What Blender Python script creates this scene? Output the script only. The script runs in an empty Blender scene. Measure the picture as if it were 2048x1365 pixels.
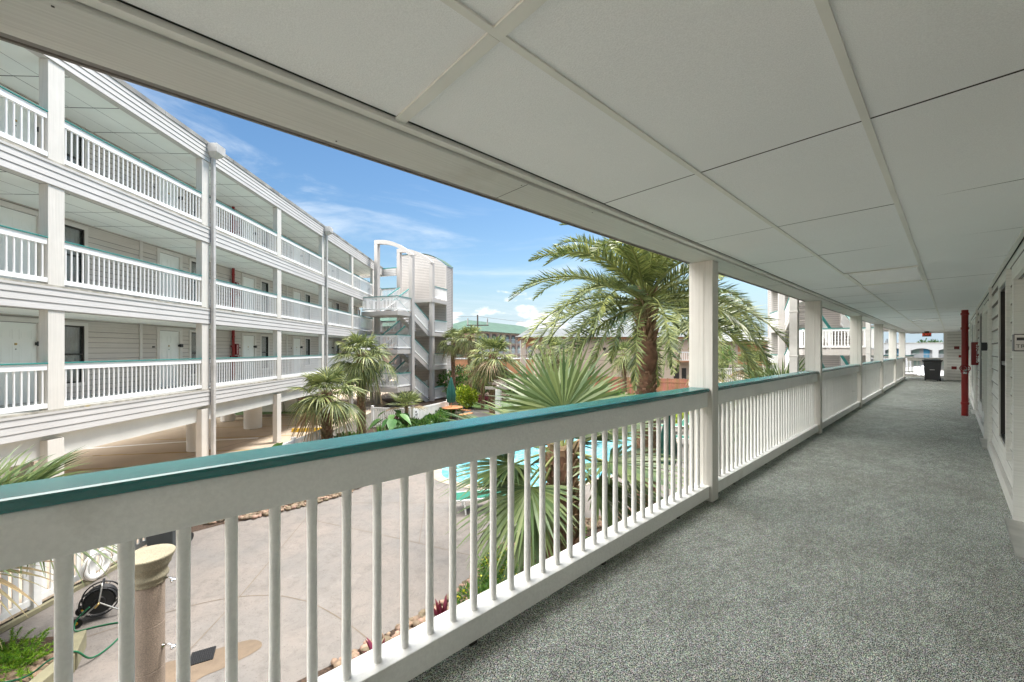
import bpy, bmesh, math, random
from mathutils import Vector, Matrix, noise
random.seed(7)
rad = math.radians
sc = bpy.context.scene
# ---------------------------------------------------------------- camera
cam = bpy.data.objects.new('camera', bpy.data.cameras.new('camera'))
sc.collection.objects.link(cam); sc.camera = cam
cam.location = (0, 0, 1.45); cam.rotation_euler = (rad(90), 0, 0)
cam.data.sensor_width = 36; cam.data.lens = 14.13
cam.data.shift_y = 0.00874; cam.data.clip_start = 0.05; cam.data.clip_end = 4000
# ---------------------------------------------------------------- world
FILL_CLOUD = 36.0
SUN_EL, SUN_AZ = 62, 57         # azimuth measured from +Y towards +X
w = bpy.data.worlds.new("World"); sc.world = w; w.use_nodes = True
nt = w.node_tree; nt.nodes.clear(); N = nt.nodes.new; Lk = nt.links.new
out = N('ShaderNodeOutputWorld'); bg = N('ShaderNodeBackground'); bg.inputs[1].default_value = 0.05
sky = N('ShaderNodeTexSky'); sky.sky_type = 'NISHITA'; sky.sun_disc = False
sky.sun_elevation = rad(SUN_EL); sky.sun_rotation = rad(SUN_AZ); sky.air_density = 1.3; sky.dust_density = 0.6; sky.ozone_density = 2.2
tc = N('ShaderNodeTexCoord'); sep = N('ShaderNodeSeparateXYZ'); Lk(tc.outputs['Generated'], sep.inputs[0])
def wmath(op, a, b=None, c=None):
    n = N('ShaderNodeMath'); n.operation = op
    for i, v in enumerate((a, b, c)):
        if v is None: continue
        if isinstance(v, (int, float)): n.inputs[i].default_value = v
        else: Lk(v, n.inputs[i])
    return n.outputs[0]
def wramp(v, p0, p1):
    r = N('ShaderNodeMapRange'); r.interpolation_type = 'SMOOTHSTEP'; Lk(v, r.inputs[0])
    r.inputs[1].default_value = p0; r.inputs[2].default_value = p1; return r.outputs[0]
mp = N('ShaderNodeMapping'); mp.inputs['Scale'].default_value = (1.1, 1.6, 5.5); mp.inputs['Rotation'].default_value = (0, rad(20), rad(25)); Lk(tc.outputs['Generated'], mp.inputs[0])
nz = N('ShaderNodeTexNoise'); nz.inputs['Scale'].default_value = 1.6; nz.inputs['Detail'].default_value = 9; nz.inputs['Roughness'].default_value = .62; nz.inputs['Distortion'].default_value = .5; Lk(mp.outputs[0], nz.inputs[0])
cir = wmath('MULTIPLY', wramp(nz.outputs[0], .45, .74), .72)
mp2 = N('ShaderNodeMapping'); mp2.inputs['Scale'].default_value = (1, 1, 2.2); mp2.inputs['Location'].default_value = (.37, .2, .0); Lk(tc.outputs['Generated'], mp2.inputs[0])
nz2 = N('ShaderNodeTexNoise'); nz2.inputs['Scale'].default_value = 7; nz2.inputs['Detail'].default_value = 8; nz2.inputs['Roughness'].default_value = .55; Lk(mp2.outputs[0], nz2.inputs[0])
zz = sep.outputs['Z']
# cumulus bank: noise plus a falling bias with elevation
cb = wmath('ADD', nz2.outputs[0], wmath('MULTIPLY', wmath('SUBTRACT', 0.08, zz), 2.4))
cum = wmath('MULTIPLY', wramp(cb, .50, .58), wramp(sep.outputs['X'], .45, .12))
hz = wmath('MULTIPLY', wramp(zz, .20, -.02), .22)
mix1 = N('ShaderNodeMixRGB'); mix1.inputs[2].default_value = (4.2, 4.6, 5.0, 1); hs0 = N('ShaderNodeHueSaturation'); hs0.inputs['Saturation'].default_value = 1.22; hs0.inputs['Value'].default_value = .64; Lk(sky.outputs[0], hs0.inputs['Color'])
hm = N('ShaderNodeMixRGB'); hm.inputs[2].default_value = (2.1, 2.9, 3.6, 1); Lk(hs0.outputs[0], hm.inputs[1]); Lk(wmath('MULTIPLY', wramp(zz, .22, .0), .9), hm.inputs[0]); Lk(hm.outputs[0], mix1.inputs[1]); Lk(cir, mix1.inputs[0])
mix2 = N('ShaderNodeMixRGB'); mix2.inputs[2].default_value = (5.4, 5.4, 5.5, 1); Lk(mix1.outputs[0], mix2.inputs[1]); Lk(cum, mix2.inputs[0])
# added bright cloud, out of view overhead and left, as soft fill light
dp = N('ShaderNodeVectorMath'); dp.operation = 'DOT_PRODUCT'; Lk(tc.outputs['Generated'], dp.inputs[0])
dp.inputs[1].default_value = (math.sin(rad(-98))*math.cos(rad(52)), math.cos(rad(-98))*math.cos(rad(52)), math.sin(rad(52)))
bank = wramp(wmath('ADD', dp.outputs['Value'], wmath('MULTIPLY', wmath('SUBTRACT', nz.outputs[0], .5), .25)), .68, .80)  # mask of the added fill cloud
mix3 = N('ShaderNodeMixRGB'); mix3.inputs[2].default_value = (FILL_CLOUD, FILL_CLOUD*.985, FILL_CLOUD*.95, 1); Lk(mix2.outputs[0], mix3.inputs[1]); Lk(bank, mix3.inputs[0]); mix2 = mix3
hs = N('ShaderNodeHueSaturation'); hs.inputs['Saturation'].default_value = 1.0; hs.inputs['Value'].default_value = 1.0
Lk(mix2.outputs[0], hs.inputs['Color']); Lk(hs.outputs[0], bg.inputs[0]); Lk(bg.outputs[0], out.inputs[0])
# ---------------------------------------------------------------- sun
sl = bpy.data.lights.new('sun', 'SUN'); sl.energy = 1.5; sl.angle = rad(20); sl.color = (1, .955, .89)
so = bpy.data.objects.new('sun', sl); sc.collection.objects.link(so)
d = Vector((math.sin(rad(SUN_AZ)) * math.cos(rad(SUN_EL)), math.cos(rad(SUN_AZ)) * math.cos(rad(SUN_EL)), math.sin(rad(SUN_EL))))
so.rotation_euler = d.to_track_quat('Z', 'Y').to_euler()
# ---------------------------------------------------------------- exposure
sc.view_settings.view_transform = 'Standard'; sc.view_settings.look = 'None'; sc.view_settings.gamma = 1
sc.view_settings.exposure = 2.3
sc.cycles.max_bounces = 10; sc.cycles.diffuse_bounces = 7; sc.cycles.transparent_max_bounces = 12
sc.cycles.sample_clamp_indirect = 8
# ================================================================ helpers
C = sc.collection
G = -2.7                                    # level of the pool deck; the walkway carpet is z = 0
def link(o): C.objects.link(o); return o
def thing(name, label, cat, loc=(0, 0, 0), rz=0, group=None):
    o = bpy.data.objects.new(name, None); o.empty_display_size = .2; link(o)
    o.location = loc; o.rotation_euler = (0, 0, rz); o['label'] = label; o['category'] = cat
    if group: o['group'] = group
    return o
def tag(o, label, cat, group=None):
    o['label'] = label; o['category'] = cat
    if group: o['group'] = group
    return o
def struct(o, kind='structure'): o['kind'] = kind; return o
def dup(o, parent=None):
    c = o.copy(); C.objects.link(c)
    if parent is not None: c.parent = parent
    for ch in list(o.children): dup(ch, c)
    return c
class MB:
    def __init__(s): s.v = []; s.f = []; s.m = []; s.sm = []
    def add(s, vs, fs, m=0, smooth=False):
        b = len(s.v); s.v += [tuple(v) for v in vs]
        for f in fs: s.f.append([b + i for i in f]); s.m.append(m); s.sm.append(smooth)
        return s
    def box(s, x0, x1, y0, y1, z0, z1, m=0):
        if x0 > x1: x0, x1 = x1, x0
        if y0 > y1: y0, y1 = y1, y0
        return s.add([(x0,y0,z0),(x1,y0,z0),(x1,y1,z0),(x0,y1,z0),(x0,y0,z1),(x1,y0,z1),(x1,y1,z1),(x0,y1,z1)],
            [(0,3,2,1),(4,5,6,7),(0,1,5,4),(1,2,6,5),(2,3,7,6),(3,0,4,7)], m)
    def bar(s, p, q, wd, h, m=0):            # vertical-ended prism from p to q; p,q = centre of the bottom edge
        p = Vector(p); q = Vector(q); d = Vector((q.x-p.x, q.y-p.y, 0)); d.normalize(); n = Vector((-d.y, d.x, 0)) * wd / 2; u = Vector((0,0,h))
        return s.add([p-n, q-n, q+n, p+n, p-n+u, q-n+u, q+n+u, p+n+u], [(0,3,2,1),(4,5,6,7),(0,1,5,4),(1,2,6,5),(2,3,7,6),(3,0,4,7)], m)
    def tube(s, pts, r, n=8, m=0, cap=True, smooth=True):
        pts = [Vector(p) for p in pts]; rs = r if isinstance(r, (list, tuple)) else [r]*len(pts)
        vs = []; k = len(pts); ref = None
        for i, p in enumerate(pts):
            t = (pts[min(i+1,k-1)] - pts[max(i-1,0)]).normalized()
            if ref is None: ref = Vector((1,0,0)) if abs(t.z) > .8 else Vector((0,0,1))
            a = t.cross(ref)
            if a.length < 1e-4: a = t.orthogonal()
            a.normalize(); b = t.cross(a).normalized(); ref = a.cross(t) if abs(t.z) <= .8 or True else ref
            for j in range(n):
                th = 2*math.pi*j/n; vs.append(p + (a*math.cos(th) + b*math.sin(th))*rs[i])
        fs = []
        for i in range(k-1):
            for j in range(n):
                fs.append((i*n+j, i*n+(j+1)%n, (i+1)*n+(j+1)%n, (i+1)*n+j))
        s.add(vs, fs, m, smooth)
        if cap: s.add(vs[:n], [tuple(range(n-1,-1,-1))], m); s.add(vs[-n:], [tuple(range(n))], m)
        return s
    def lathe(s, prof, n=24, c=(0,0,0), m=0, smooth=True):
        vs = []
        for r, z in prof:
            for j in range(n):
                th = 2*math.pi*j/n; vs.append((c[0]+r*math.cos(th), c[1]+r*math.sin(th), c[2]+z))
        fs = [(i*n+j, i*n+(j+1)%n, (i+1)*n+(j+1)%n, (i+1)*n+j) for i in range(len(prof)-1) for j in range(n)]
        return s.add(vs, fs, m, smooth)
    def torus(s, c, R, r, M=None, n=28, k=10, m=0):
        vs = []
        for i in range(n):
            a = 2*math.pi*i/n
            for j in range(k):
                b = 2*math.pi*j/k; v = Vector(((R+r*math.cos(b))*math.cos(a), (R+r*math.cos(b))*math.sin(a), r*math.sin(b)))
                if M: v = M @ v
                vs.append(v + Vector(c))
        return s.add(vs, [(i*k+j, ((i+1)%n)*k+j, ((i+1)%n)*k+(j+1)%k, i*k+(j+1)%k) for i in range(n) for j in range(k)], m, True)
    def prism(s, poly, z0, z1, m=0, side=None):      # horizontal polygon (ccw) extruded
        n = len(poly); s.add([(x,y,z1) for x,y in poly], [tuple(range(n))], m)
        s.add([(x,y,z0) for x,y in poly], [tuple(range(n-1,-1,-1))], m)
        for i in range(n):
            a, b = poly[i], poly[(i+1)%n]; s.add([(a[0],a[1],z0),(b[0],b[1],z0),(b[0],b[1],z1),(a[0],a[1],z1)], [(0,1,2,3)], m if side is None else side)
        return s
    def build(s, name, mats, parent=None, bevel=0, loc=None, smoothall=False):
        me = bpy.data.meshes.new(name); me.from_pydata(s.v, [], s.f)
        if not isinstance(mats, (list, tuple)): mats = [mats]
        for mt in mats: me.materials.append(mt)
        me.polygons.foreach_set('material_index', s.m); me.polygons.foreach_set('use_smooth', [x or smoothall for x in s.sm]); me.update()
        o = bpy.data.objects.new(name, me); link(o)
        if parent is not None: o.parent = parent
        if loc: o.location = loc
        if bevel:
            b = o.modifiers.new('bevel', 'BEVEL'); b.width = bevel; b.segments = 2; b.limit_method = 'ANGLE'; b.angle_limit = rad(40)
        return o
# ---------------------------------------------------------------- materials
MATS = {}
def mat(name, col, rough=.6, var=.12, scale=3, bump=0, bscale=60, streak=None, col2=None, metal=0, spec=.5, stain=0, fine=0, island=0, detail=6, scol=(.25,.2,.14)):
    if name in MATS: return MATS[name]
    m = bpy.data.materials.new(name); m.use_nodes = True; MATS[name] = m
    t = m.node_tree; n = t.nodes.new; k = t.links.new; p = t.nodes['Principled BSDF']
    p.inputs['Roughness'].default_value = rough; p.inputs['Metallic'].default_value = metal; p.inputs['Specular IOR Level'].default_value = spec
    co = n('ShaderNodeTexCoord').outputs['Object']
    def noi(sc_, det=detail, vec=co, rg=.55):
        q = n('ShaderNodeTexNoise'); q.inputs['Scale'].default_value = sc_; q.inputs['Detail'].default_value = det; q.inputs['Roughness'].default_value = rg; k(vec, q.inputs[0]); return q.outputs[0]
    def ramp(v, a, b):
        r = n('ShaderNodeMapRange'); k(v, r.inputs[0]); r.inputs[1].default_value = a; r.inputs[2].default_value = b; return r.outputs[0]
    def mix(f, a, b, bt='MIX'):
        q = n('ShaderNodeMixRGB'); q.blend_type = bt
        for i, v in ((0, f), (1, a), (2, b)):
            if isinstance(v, (int, float)): q.inputs[i].default_value = v
            elif isinstance(v, tuple): q.inputs[i].default_value = (*v[:3], 1)
            else: k(v, q.inputs[i])
        return q.outputs[0]
    c2 = col2 or tuple(c*(1-var*2) for c in col)
    f = ramp(noi(scale), .3, .7); c = mix(f, col, c2)
    if streak:
        mp_ = n('ShaderNodeMapping'); mp_.inputs['Scale'].default_value = streak; k(co, mp_.inputs[0])
        sv = ramp(noi(1.0, 5, mp_.outputs[0]), .35, .75); c = mix(sv, c, mix(.25, c, (.25,.24,.2)))
    else: sv = None
    if stain: c = mix(ramp(noi(scale*.37+.2, 8, rg=.65), .58, .72), c, mix(stain, c, scol))
    if fine: c = mix(ramp(noi(bscale*1.7, 2), .4, .6), c, mix(fine, c, (.03,.03,.03)))
    if island:
        gi = n('ShaderNodeNewGeometry'); r = gi.outputs['Random Per Island']
        h = n('ShaderNodeHueSaturation'); k(ramp_lin(t, r, 1-island, 1+island), h.inputs['Value']); k(ramp_lin(t, r, .5+.03, .5-.03), h.inputs['Hue']); k(c, h.inputs['Color']); c = h.outputs[0]
    k(c, p.inputs['Base Color'])
    if bump:
        b = n('ShaderNodeBump'); b.inputs['Strength'].default_value = bump; b.inputs['Distance'].default_value = .01
        k(sv if sv is not None and bump < .3 else noi(bscale, 4), b.inputs['Height']); k(b.outputs[0], p.inputs['Normal'])
    return m
def ramp_lin(t, v, a, b):
    r = t.nodes.new('ShaderNodeMapRange'); t.links.new(v, r.inputs[0]); r.inputs[3].default_value = a; r.inputs[4].default_value = b; return r.outputs[0]
def leafmat(name, col, col2, island=.35, rough=.45, trans=.25, scale=1.2):
    m = mat(name, col, rough, scale=scale, col2=col2, island=island)
    t = m.node_tree; p = t.nodes['Principled BSDF']; tr = t.nodes.new('ShaderNodeBsdfTranslucent'); mx = t.nodes.new('ShaderNodeMixShader'); mx.inputs[0].default_value = trans
    src = p.inputs['Base Color'].links[0].from_socket; t.links.new(src, tr.inputs[0])
    t.links.new(p.outputs[0], mx.inputs[1]); t.links.new(tr.outputs[0], mx.inputs[2]); t.links.new(mx.outputs[0], t.nodes['Material Output'].inputs[0])
    return m
M_white = mat('white_paint', (.84,.83,.80), .45, .04, 3.5, bump=.3, bscale=38, fine=.05, stain=.38, scol=(.35,.32,.26))
M_whiteL = mat('white_paint_far', (.86,.86,.85), .5, .03, 2)
M_post = mat('post_paint', (.70,.67,.62), .55, .04, 2, bump=.2, streak=(90,90,1.2), stain=.15)
M_beam = mat('beam_wood', (.72,.715,.68), .6, .05, 1.6, bump=.25, streak=(1.2,110,110), stain=.3)
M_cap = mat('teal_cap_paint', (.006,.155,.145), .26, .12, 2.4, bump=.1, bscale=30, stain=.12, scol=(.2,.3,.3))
M_cap.node_tree.nodes['Principled BSDF'].inputs['Specular IOR Level'].default_value = .9
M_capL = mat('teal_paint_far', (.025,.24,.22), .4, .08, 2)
M_ceil = mat('ceiling_board', (.92,.925,.93), .8, .02, .9, bump=.25, bscale=180, fine=.09, stain=.16, scol=(.45,.42,.33))
M_ceilL = mat('ceiling_board_far', (.84,.87,.83), .8, .05, .8)
M_grid = mat('ceiling_grid_white', (.80,.79,.74), .5, .06, 3)
M_dark = mat('dark_gap', (.05,.05,.045), .9)
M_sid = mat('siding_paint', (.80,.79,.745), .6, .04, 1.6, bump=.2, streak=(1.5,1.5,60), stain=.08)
M_groof = mat('green_shingle', (.045,.10,.07), .85, .15, .5)
M_lapshade = mat('lap_shadow_line', (.23,.21,.19), .9, .1, 3)  # dark colour for the painted shadow lines of the siding laps
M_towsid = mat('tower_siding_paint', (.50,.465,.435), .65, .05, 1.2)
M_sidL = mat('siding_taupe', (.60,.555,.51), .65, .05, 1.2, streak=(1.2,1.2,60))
M_bandshade = mat('band_shadow_line', (.33,.31,.29), .9, .1, 3)  # lighter painted lap shadow for the white bands
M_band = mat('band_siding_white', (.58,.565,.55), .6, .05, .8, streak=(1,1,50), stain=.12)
M_bandedge = mat('weathered_edge', (.50,.47,.40), .8, .3, 6, stain=.6, scol=(.35,.25,.05))
M_trimL = mat('trim_greige', (.64,.61,.57), .6, .05, 2)
M_bronze = mat('bronze_metal', (.05,.045,.04), .4, .2, 5, metal=.5)
M_black = mat('black_plastic', (.018,.018,.02), .38, .15, 4)
M_door = mat('door_paint', (.78,.80,.77), .45, .03, 1.5)
M_brass = mat('brass', (.55,.38,.15), .35, metal=.9)
M_red = mat('red_paint', (.27,.014,.012), .32, .12, 5, bump=.1, bscale=25)
M_redd = mat('dark_red_paint', (.22,.01,.01), .35, .12, 5)
M_wtxt = mat('white_lettering', (.85,.85,.85), .5, .02)
M_alu = mat('aluminium', (.62,.61,.58), .38, .12, 6, metal=.8)
M_galv = mat('galvanised_spout', (.60,.58,.55), .55, .15, 3, metal=.1, stain=.25)
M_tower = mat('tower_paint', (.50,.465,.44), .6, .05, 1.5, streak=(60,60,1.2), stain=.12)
M_flash = mat('roof_flashing', (.42,.41,.39), .8, .35, 1.2, streak=(6,6,.6), stain=.5, scol=(.1,.1,.1))
M_roofg = mat('gravel_roof', (.35,.34,.33), .9, .2, 2)
M_chrome = mat('chrome', (.75,.75,.75), .12, metal=1)
M_wood = mat('fence_cedar', (.36,.155,.075), .8, .22, 1.5, streak=(14,14,.8))
M_tablew = mat('orange_timber', (.55,.24,.10), .7, .15, 3)
M_pergw = mat('weathered_timber', (.42,.36,.30), .8, .2, 3)
M_canvas = mat('green_canvas', (.012,.11,.085), .75, .15, 4)
M_lounge = mat('green_sling', (.015,.17,.11), .6, .15, 4)
M_stucco = mat('white_stucco', (.68,.66,.60), .85, .08, 2, bump=.3, bscale=30)
M_col = mat('column_plaster', (.82,.81,.79), .75, .06, 1.2, bump=.15, bscale=25, stain=.12)
M_cast = mat('cast_stone', (.38,.30,.235), .8, .12, 3, bump=.5, bscale=70, fine=.35, stain=.3, scol=(.4,.35,.2))
M_caststop = mat('cast_stone_yellow', (.36,.32,.22), .8, .15, 4, bump=.5, bscale=70, fine=.35, stain=.3)
M_rubber = mat('black_rubber', (.02,.02,.022), .55)
M_hose = mat('green_hose', (.01,.14,.06), .4)
M_yel = mat('yellow_plastic', (.7,.42,.02), .45)
M_ring = mat('ring_white', (.85,.85,.83), .5)
M_rock = mat('river_rock', (.30,.215,.14), .75, .3, 8, bump=.3, bscale=50, island=.45)
M_mulch = mat('mulch', (.085,.05,.03), .95, .4, 30, bump=.9, bscale=60)
M_grass = mat('lawn_grass', (.09,.17,.03), .9, .3, 6, bump=.9, bscale=90)
M_curb = mat('garden_curb', (.26,.24,.15), .85, .15, 5, bump=.3)
M_pad = mat('carport_soffit', (.74,.74,.70), .85, .08, 1)
def glassmat():
    m = mat('window_glass', (.10,.12,.12), .04, .05, 2, spec=.9)
    t = m.node_tree; p = t.nodes['Principled BSDF']; g = t.nodes.new('ShaderNodeBsdfTransparent'); x = t.nodes.new('ShaderNodeMixShader'); x.inputs[0].default_value = .55
    t.links.new(g.outputs[0], x.inputs[1]); t.links.new(p.outputs[0], x.inputs[2]); t.links.new(x.outputs[0], t.nodes['Material Output'].inputs[0]); x.inputs[0].default_value = .28
    return m
M_glass = glassmat()
M_curt = mat('curtain_cloth', (.82,.82,.78), .9, .1, 4)
def carpetmat():
    m = bpy.data.materials.new('carpet'); m.use_nodes = True; t = m.node_tree; n = t.nodes.new; k = t.links.new; p = t.nodes['Principled BSDF']
    p.inputs['Roughness'].default_value = .95; p.inputs['Specular IOR Level'].default_value = .1
    co = n('ShaderNodeTexCoord').outputs['Object']
    mp_ = n('ShaderNodeMapping'); mp_.inputs['Rotation'].default_value = (0,0,rad(35)); mp_.inputs['Scale'].default_value = (1,1.9,1); k(co, mp_.inputs[0])
    def noi(s, d, v=co, r=.5):
        q = n('ShaderNodeTexNoise'); q.inputs['Scale'].default_value = s; q.inputs['Detail'].default_value = d; q.inputs['Roughness'].default_value = r; k(v, q.inputs[0]); return q
    r = n('ShaderNodeValToRGB'); k(noi(125, 2, mp_.outputs[0], .7).outputs[0], r.inputs[0]); e = r.color_ramp.elements
    e[0].position = .43; e[0].color = (.02,.027,.03,1); e[1].position = .57; e[1].color = (.62,.67,.62,1)
    x = e.new(.5); x.color = (.235,.27,.255,1)
    # warm and cool yarn flecks
    r2 = n('ShaderNodeMixRGB'); r2.blend_type = 'MULTIPLY'; r2.inputs[0].default_value = .5; k(r.outputs[0], r2.inputs[1]); k(noi(75, 2).outputs['Color'], r2.inputs[2])
    g = n('ShaderNodeMixRGB'); g.blend_type = 'MULTIPLY'; g.inputs[0].default_value = 1; g.inputs[2].default_value = (1.60,1.53,1.50,1); k(r2.outputs[0], g.inputs[1])
    # trodden, slightly brown areas
    mr = n('ShaderNodeMapRange'); k(noi(.9, 6, co, .65).outputs[0], mr.inputs[0]); mr.inputs[1].default_value = .42; mr.inputs[2].default_value = .68; mr.inputs[4].default_value = .32
    b2 = n('ShaderNodeMixRGB'); k(mr.outputs[0], b2.inputs[0]); k(g.outputs[0], b2.inputs[1]); b2.inputs[2].default_value = (.15,.135,.10,1)
    src = b2.outputs[0]
    for sc_, lo, hi, a_, z_ in ((34, .40, .60, .72, 1.25), (9, .38, .64, .84, 1.14), (2.1, .35, .7, .88, 1.12)):
        q = n('ShaderNodeMapRange'); k(noi(sc_, 4, mp_.outputs[0], .7).outputs[0], q.inputs[0]); q.inputs[1].default_value = lo; q.inputs[2].default_value = hi; q.inputs[3].default_value = a_; q.inputs[4].default_value = z_
        v_ = n('ShaderNodeVectorMath'); v_.operation = 'SCALE'; k(src, v_.inputs[0]); k(q.outputs[0], v_.inputs['Scale']); src = v_.outputs[0]
    k(src, p.inputs['Base Color'])
    b = n('ShaderNodeBump'); b.inputs['Strength'].default_value = .6; b.inputs['Distance'].default_value = .004; k(noi(150, 2, mp_.outputs[0]).outputs[0], b.inputs['Height']); k(b.outputs[0], p.inputs['Normal'])
    return m
M_carpet = carpetmat()
def deckmat():
    m = bpy.data.materials.new('stamped_concrete'); m.use_nodes = True; t = m.node_tree; n = t.nodes.new; k = t.links.new; p = t.nodes['Principled BSDF']; p.inputs['Roughness'].default_value = .8
    co = n('ShaderNodeTexCoord').outputs['Object']
    def noi(s, d, r=.6, dist=0):
        q = n('ShaderNodeTexNoise'); q.inputs['Scale'].default_value = s; q.inputs['Detail'].default_value = d; q.inputs['Roughness'].default_value = r; q.inputs['Distortion'].default_value = dist; k(co, q.inputs[0]); return q.outputs[0]
    def mr(v, a, b, c=0, d=1):
        q = n('ShaderNodeMapRange'); k(v, q.inputs[0]); q.inputs[1].default_value = a; q.inputs[2].default_value = b; q.inputs[3].default_value = c; q.inputs[4].default_value = d; return q.outputs[0]
    def mx(f, a, b):
        q = n('ShaderNodeMixRGB'); k(f, q.inputs[0])
        for i, v in ((1, a), (2, b)):
            if isinstance(v, tuple): q.inputs[i].default_value = (*v, 1)
            else: k(v, q.inputs[i])
        return q.outputs[0]
    c = mx(mr(noi(.7, 6), .35, .65), (.195,.168,.147), (.152,.141,.131))
    c = mx(mr(noi(4.5, 10, .72, .6), .48, .72, 0, .75), c, (.10,.09,.08))
    c = mx(mr(noi(2.2, 8, .7, .4), .56, .74, 0, .5), c, (.245,.225,.205))
    c = mx(mr(noi(38, 3, .7), .60, .68, 0, .65), c, (.06,.052,.045))
    k(c, p.inputs['Base Color']); b = n('ShaderNodeBump'); b.inputs['Strength'].default_value = .9; b.inputs['Distance'].default_value = .02; k(noi(6, 9, .7, .8), b.inputs['Height']); k(b.outputs[0], p.inputs['Normal'])
    return m
M_deck = deckmat()
M_joint = mat('deck_joint', (.17,.135,.10), .9)
M_lot = mat('parking_concrete', (.60,.49,.375), .85, .12, .35, bump=.2, bscale=20, fine=.06, stain=.4, scol=(.2,.15,.1), detail=9)
M_ground = mat('far_ground', (.13,.12,.10), .95, .2, .05)
M_yline = mat('yellow_line', (.55,.36,.08), .8, .25, 3)
M_cope = mat('pool_coping', (.36,.30,.24), .8, .12, 4)
def watermat():
    m = bpy.data.materials.new('pool_water'); m.use_nodes = True; t = m.node_tree; n = t.nodes.new; k = t.links.new; p = t.nodes['Principled BSDF']
    p.inputs['Roughness'].default_value = .04; p.inputs['Base Color'].default_value = (.12,.40,.45,1); p.inputs['IOR'].default_value = 1.33; p.inputs['Specular IOR Level'].default_value = .8
    q = n('ShaderNodeTexNoise'); q.inputs['Scale'].default_value = 2.6; q.inputs['Detail'].default_value = 3; q.inputs['Distortion'].default_value = 1.2; k(n('ShaderNodeTexCoord').outputs['Object'], q.inputs[0])
    b = n('ShaderNodeBump'); b.inputs['Strength'].default_value = .7; b.inputs['Distance'].default_value = .08; k(q.outputs[0], b.inputs['Height']); k(b.outputs[0], p.inputs['Normal'])
    r = n('ShaderNodeMapRange'); k(q.outputs[0], r.inputs[0]); r.inputs[1].default_value = .45; r.inputs[2].default_value = .62
    x = n('ShaderNodeMixRGB'); k(r.outputs[0], x.inputs[0]); x.inputs[1].default_value = (.10,.34,.41,1); x.inputs[2].default_value = (.26,.56,.60,1); k(x.outputs[0], p.inputs['Base Color'])
    return m
M_water = watermat()
L_fan = leafmat('fan_leaf', (.15,.21,.075), (.075,.125,.04))
L_sab = leafmat('sabal_leaf', (.25,.28,.10), (.12,.165,.05), .6)
L_date = leafmat('date_leaf', (.23,.265,.085), (.085,.125,.035), .6)
L_sh = leafmat('shrub_leaf', (.10,.22,.035), (.045,.12,.02), .5, scale=5)
L_dk = leafmat('dark_leaf', (.05,.11,.03), (.03,.07,.02), .45, scale=5)
L_lime = leafmat('lime_leaf', (.38,.46,.03), (.24,.36,.03), .4, scale=5)
L_ylw = leafmat('yellow_leaf', (.66,.56,.03), (.45,.48,.04), .35, scale=5)
L_burg = leafmat('burgundy_leaf', (.16,.02,.03), (.08,.015,.02), .5, scale=5)
L_fern = leafmat('fern_leaf', (.24,.42,.03), (.13,.30,.02), .3, scale=8)
L_big = leafmat('elephant_ear_leaf', (.17,.34,.10), (.09,.22,.06), .3, scale=4)
M_flower = mat('pink_petal', (.75,.45,.38), .7, island=.3)
M_trunk = mat('palm_bark', (.25,.155,.085), .9, .35, 6, bump=.9, bscale=22, island=.35)
M_boot = mat('palm_boot', (.36,.25,.145), .85, .3, 9, bump=.5, bscale=25, island=.45)
M_rach = mat('palm_rachis', (.25,.28,.09), .6, .15, 3)
M_tbark = mat('tree_bark', (.16,.12,.09), .9, .3, 5, bump=.6)
# ---------------------------------------------------------------- generic builders
def lap_rows(mb, a0, a1, z0, z1, put, lap=.15, depth=.014, holes=(), m=0, msh=1, shw=.012):  # dark strip at each board's lower edge paints the lap shadow
    """lapped boards on a vertical face; put(a, off, z) -> local point, off = distance out of the face"""
    k = 0
    while z0 + k*lap < z1 - 1e-4:
        ra, rb = z0 + k*lap, min(z0 + (k+1)*lap, z1); k += 1
        cuts = sorted({ra, rb} | {h for q in holes for h in q[2:4] if ra < h < rb})
        for za, zb in zip(cuts[:-1], cuts[1:]):
            oa = depth*(1-(za-ra)/lap); ob = depth*(1-(zb-ra)/lap)*.999
            xs = [(a0, a1)]
            for h in holes:
                if h[2] < zb-1e-5 and h[3] > za+1e-5:
                    nx = []
                    for s_, e_ in xs:
                        if h[1] <= s_ or h[0] >= e_: nx.append((s_, e_)); continue
                        if h[0] > s_: nx.append((s_, h[0]))
                        if h[1] < e_: nx.append((h[1], e_))
                    xs = nx
            for s_, e_ in xs:
                if abs(za-ra) < 1e-6 and zb-za > .04:
                    mb.add([put(s_, oa-.002, za), put(e_, oa-.002, za), put(e_, oa-.002, za+shw), put(s_, oa-.002, za+shw)], [(0,1,2,3)], msh)
                    mb.add([put(s_, oa, za+shw), put(e_, oa, za+shw), put(e_, ob, zb), put(s_, ob, zb)], [(0,1,2,3)], m); mb.add([put(s_, 0, za), put(e_, 0, za), put(e_, oa-.002, za), put(s_, oa-.002, za)], [(0,1,2,3)], msh); continue
                mb.add([put(s_, oa, za), put(e_, oa, za), put(e_, ob, zb), put(s_, ob, zb)], [(0,1,2,3)], m)
                if abs(za-ra) < 1e-6: mb.add([put(s_, 0, za), put(e_, 0, za), put(e_, oa, za), put(s_, oa, za)], [(0,1,2,3)], m)
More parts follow.
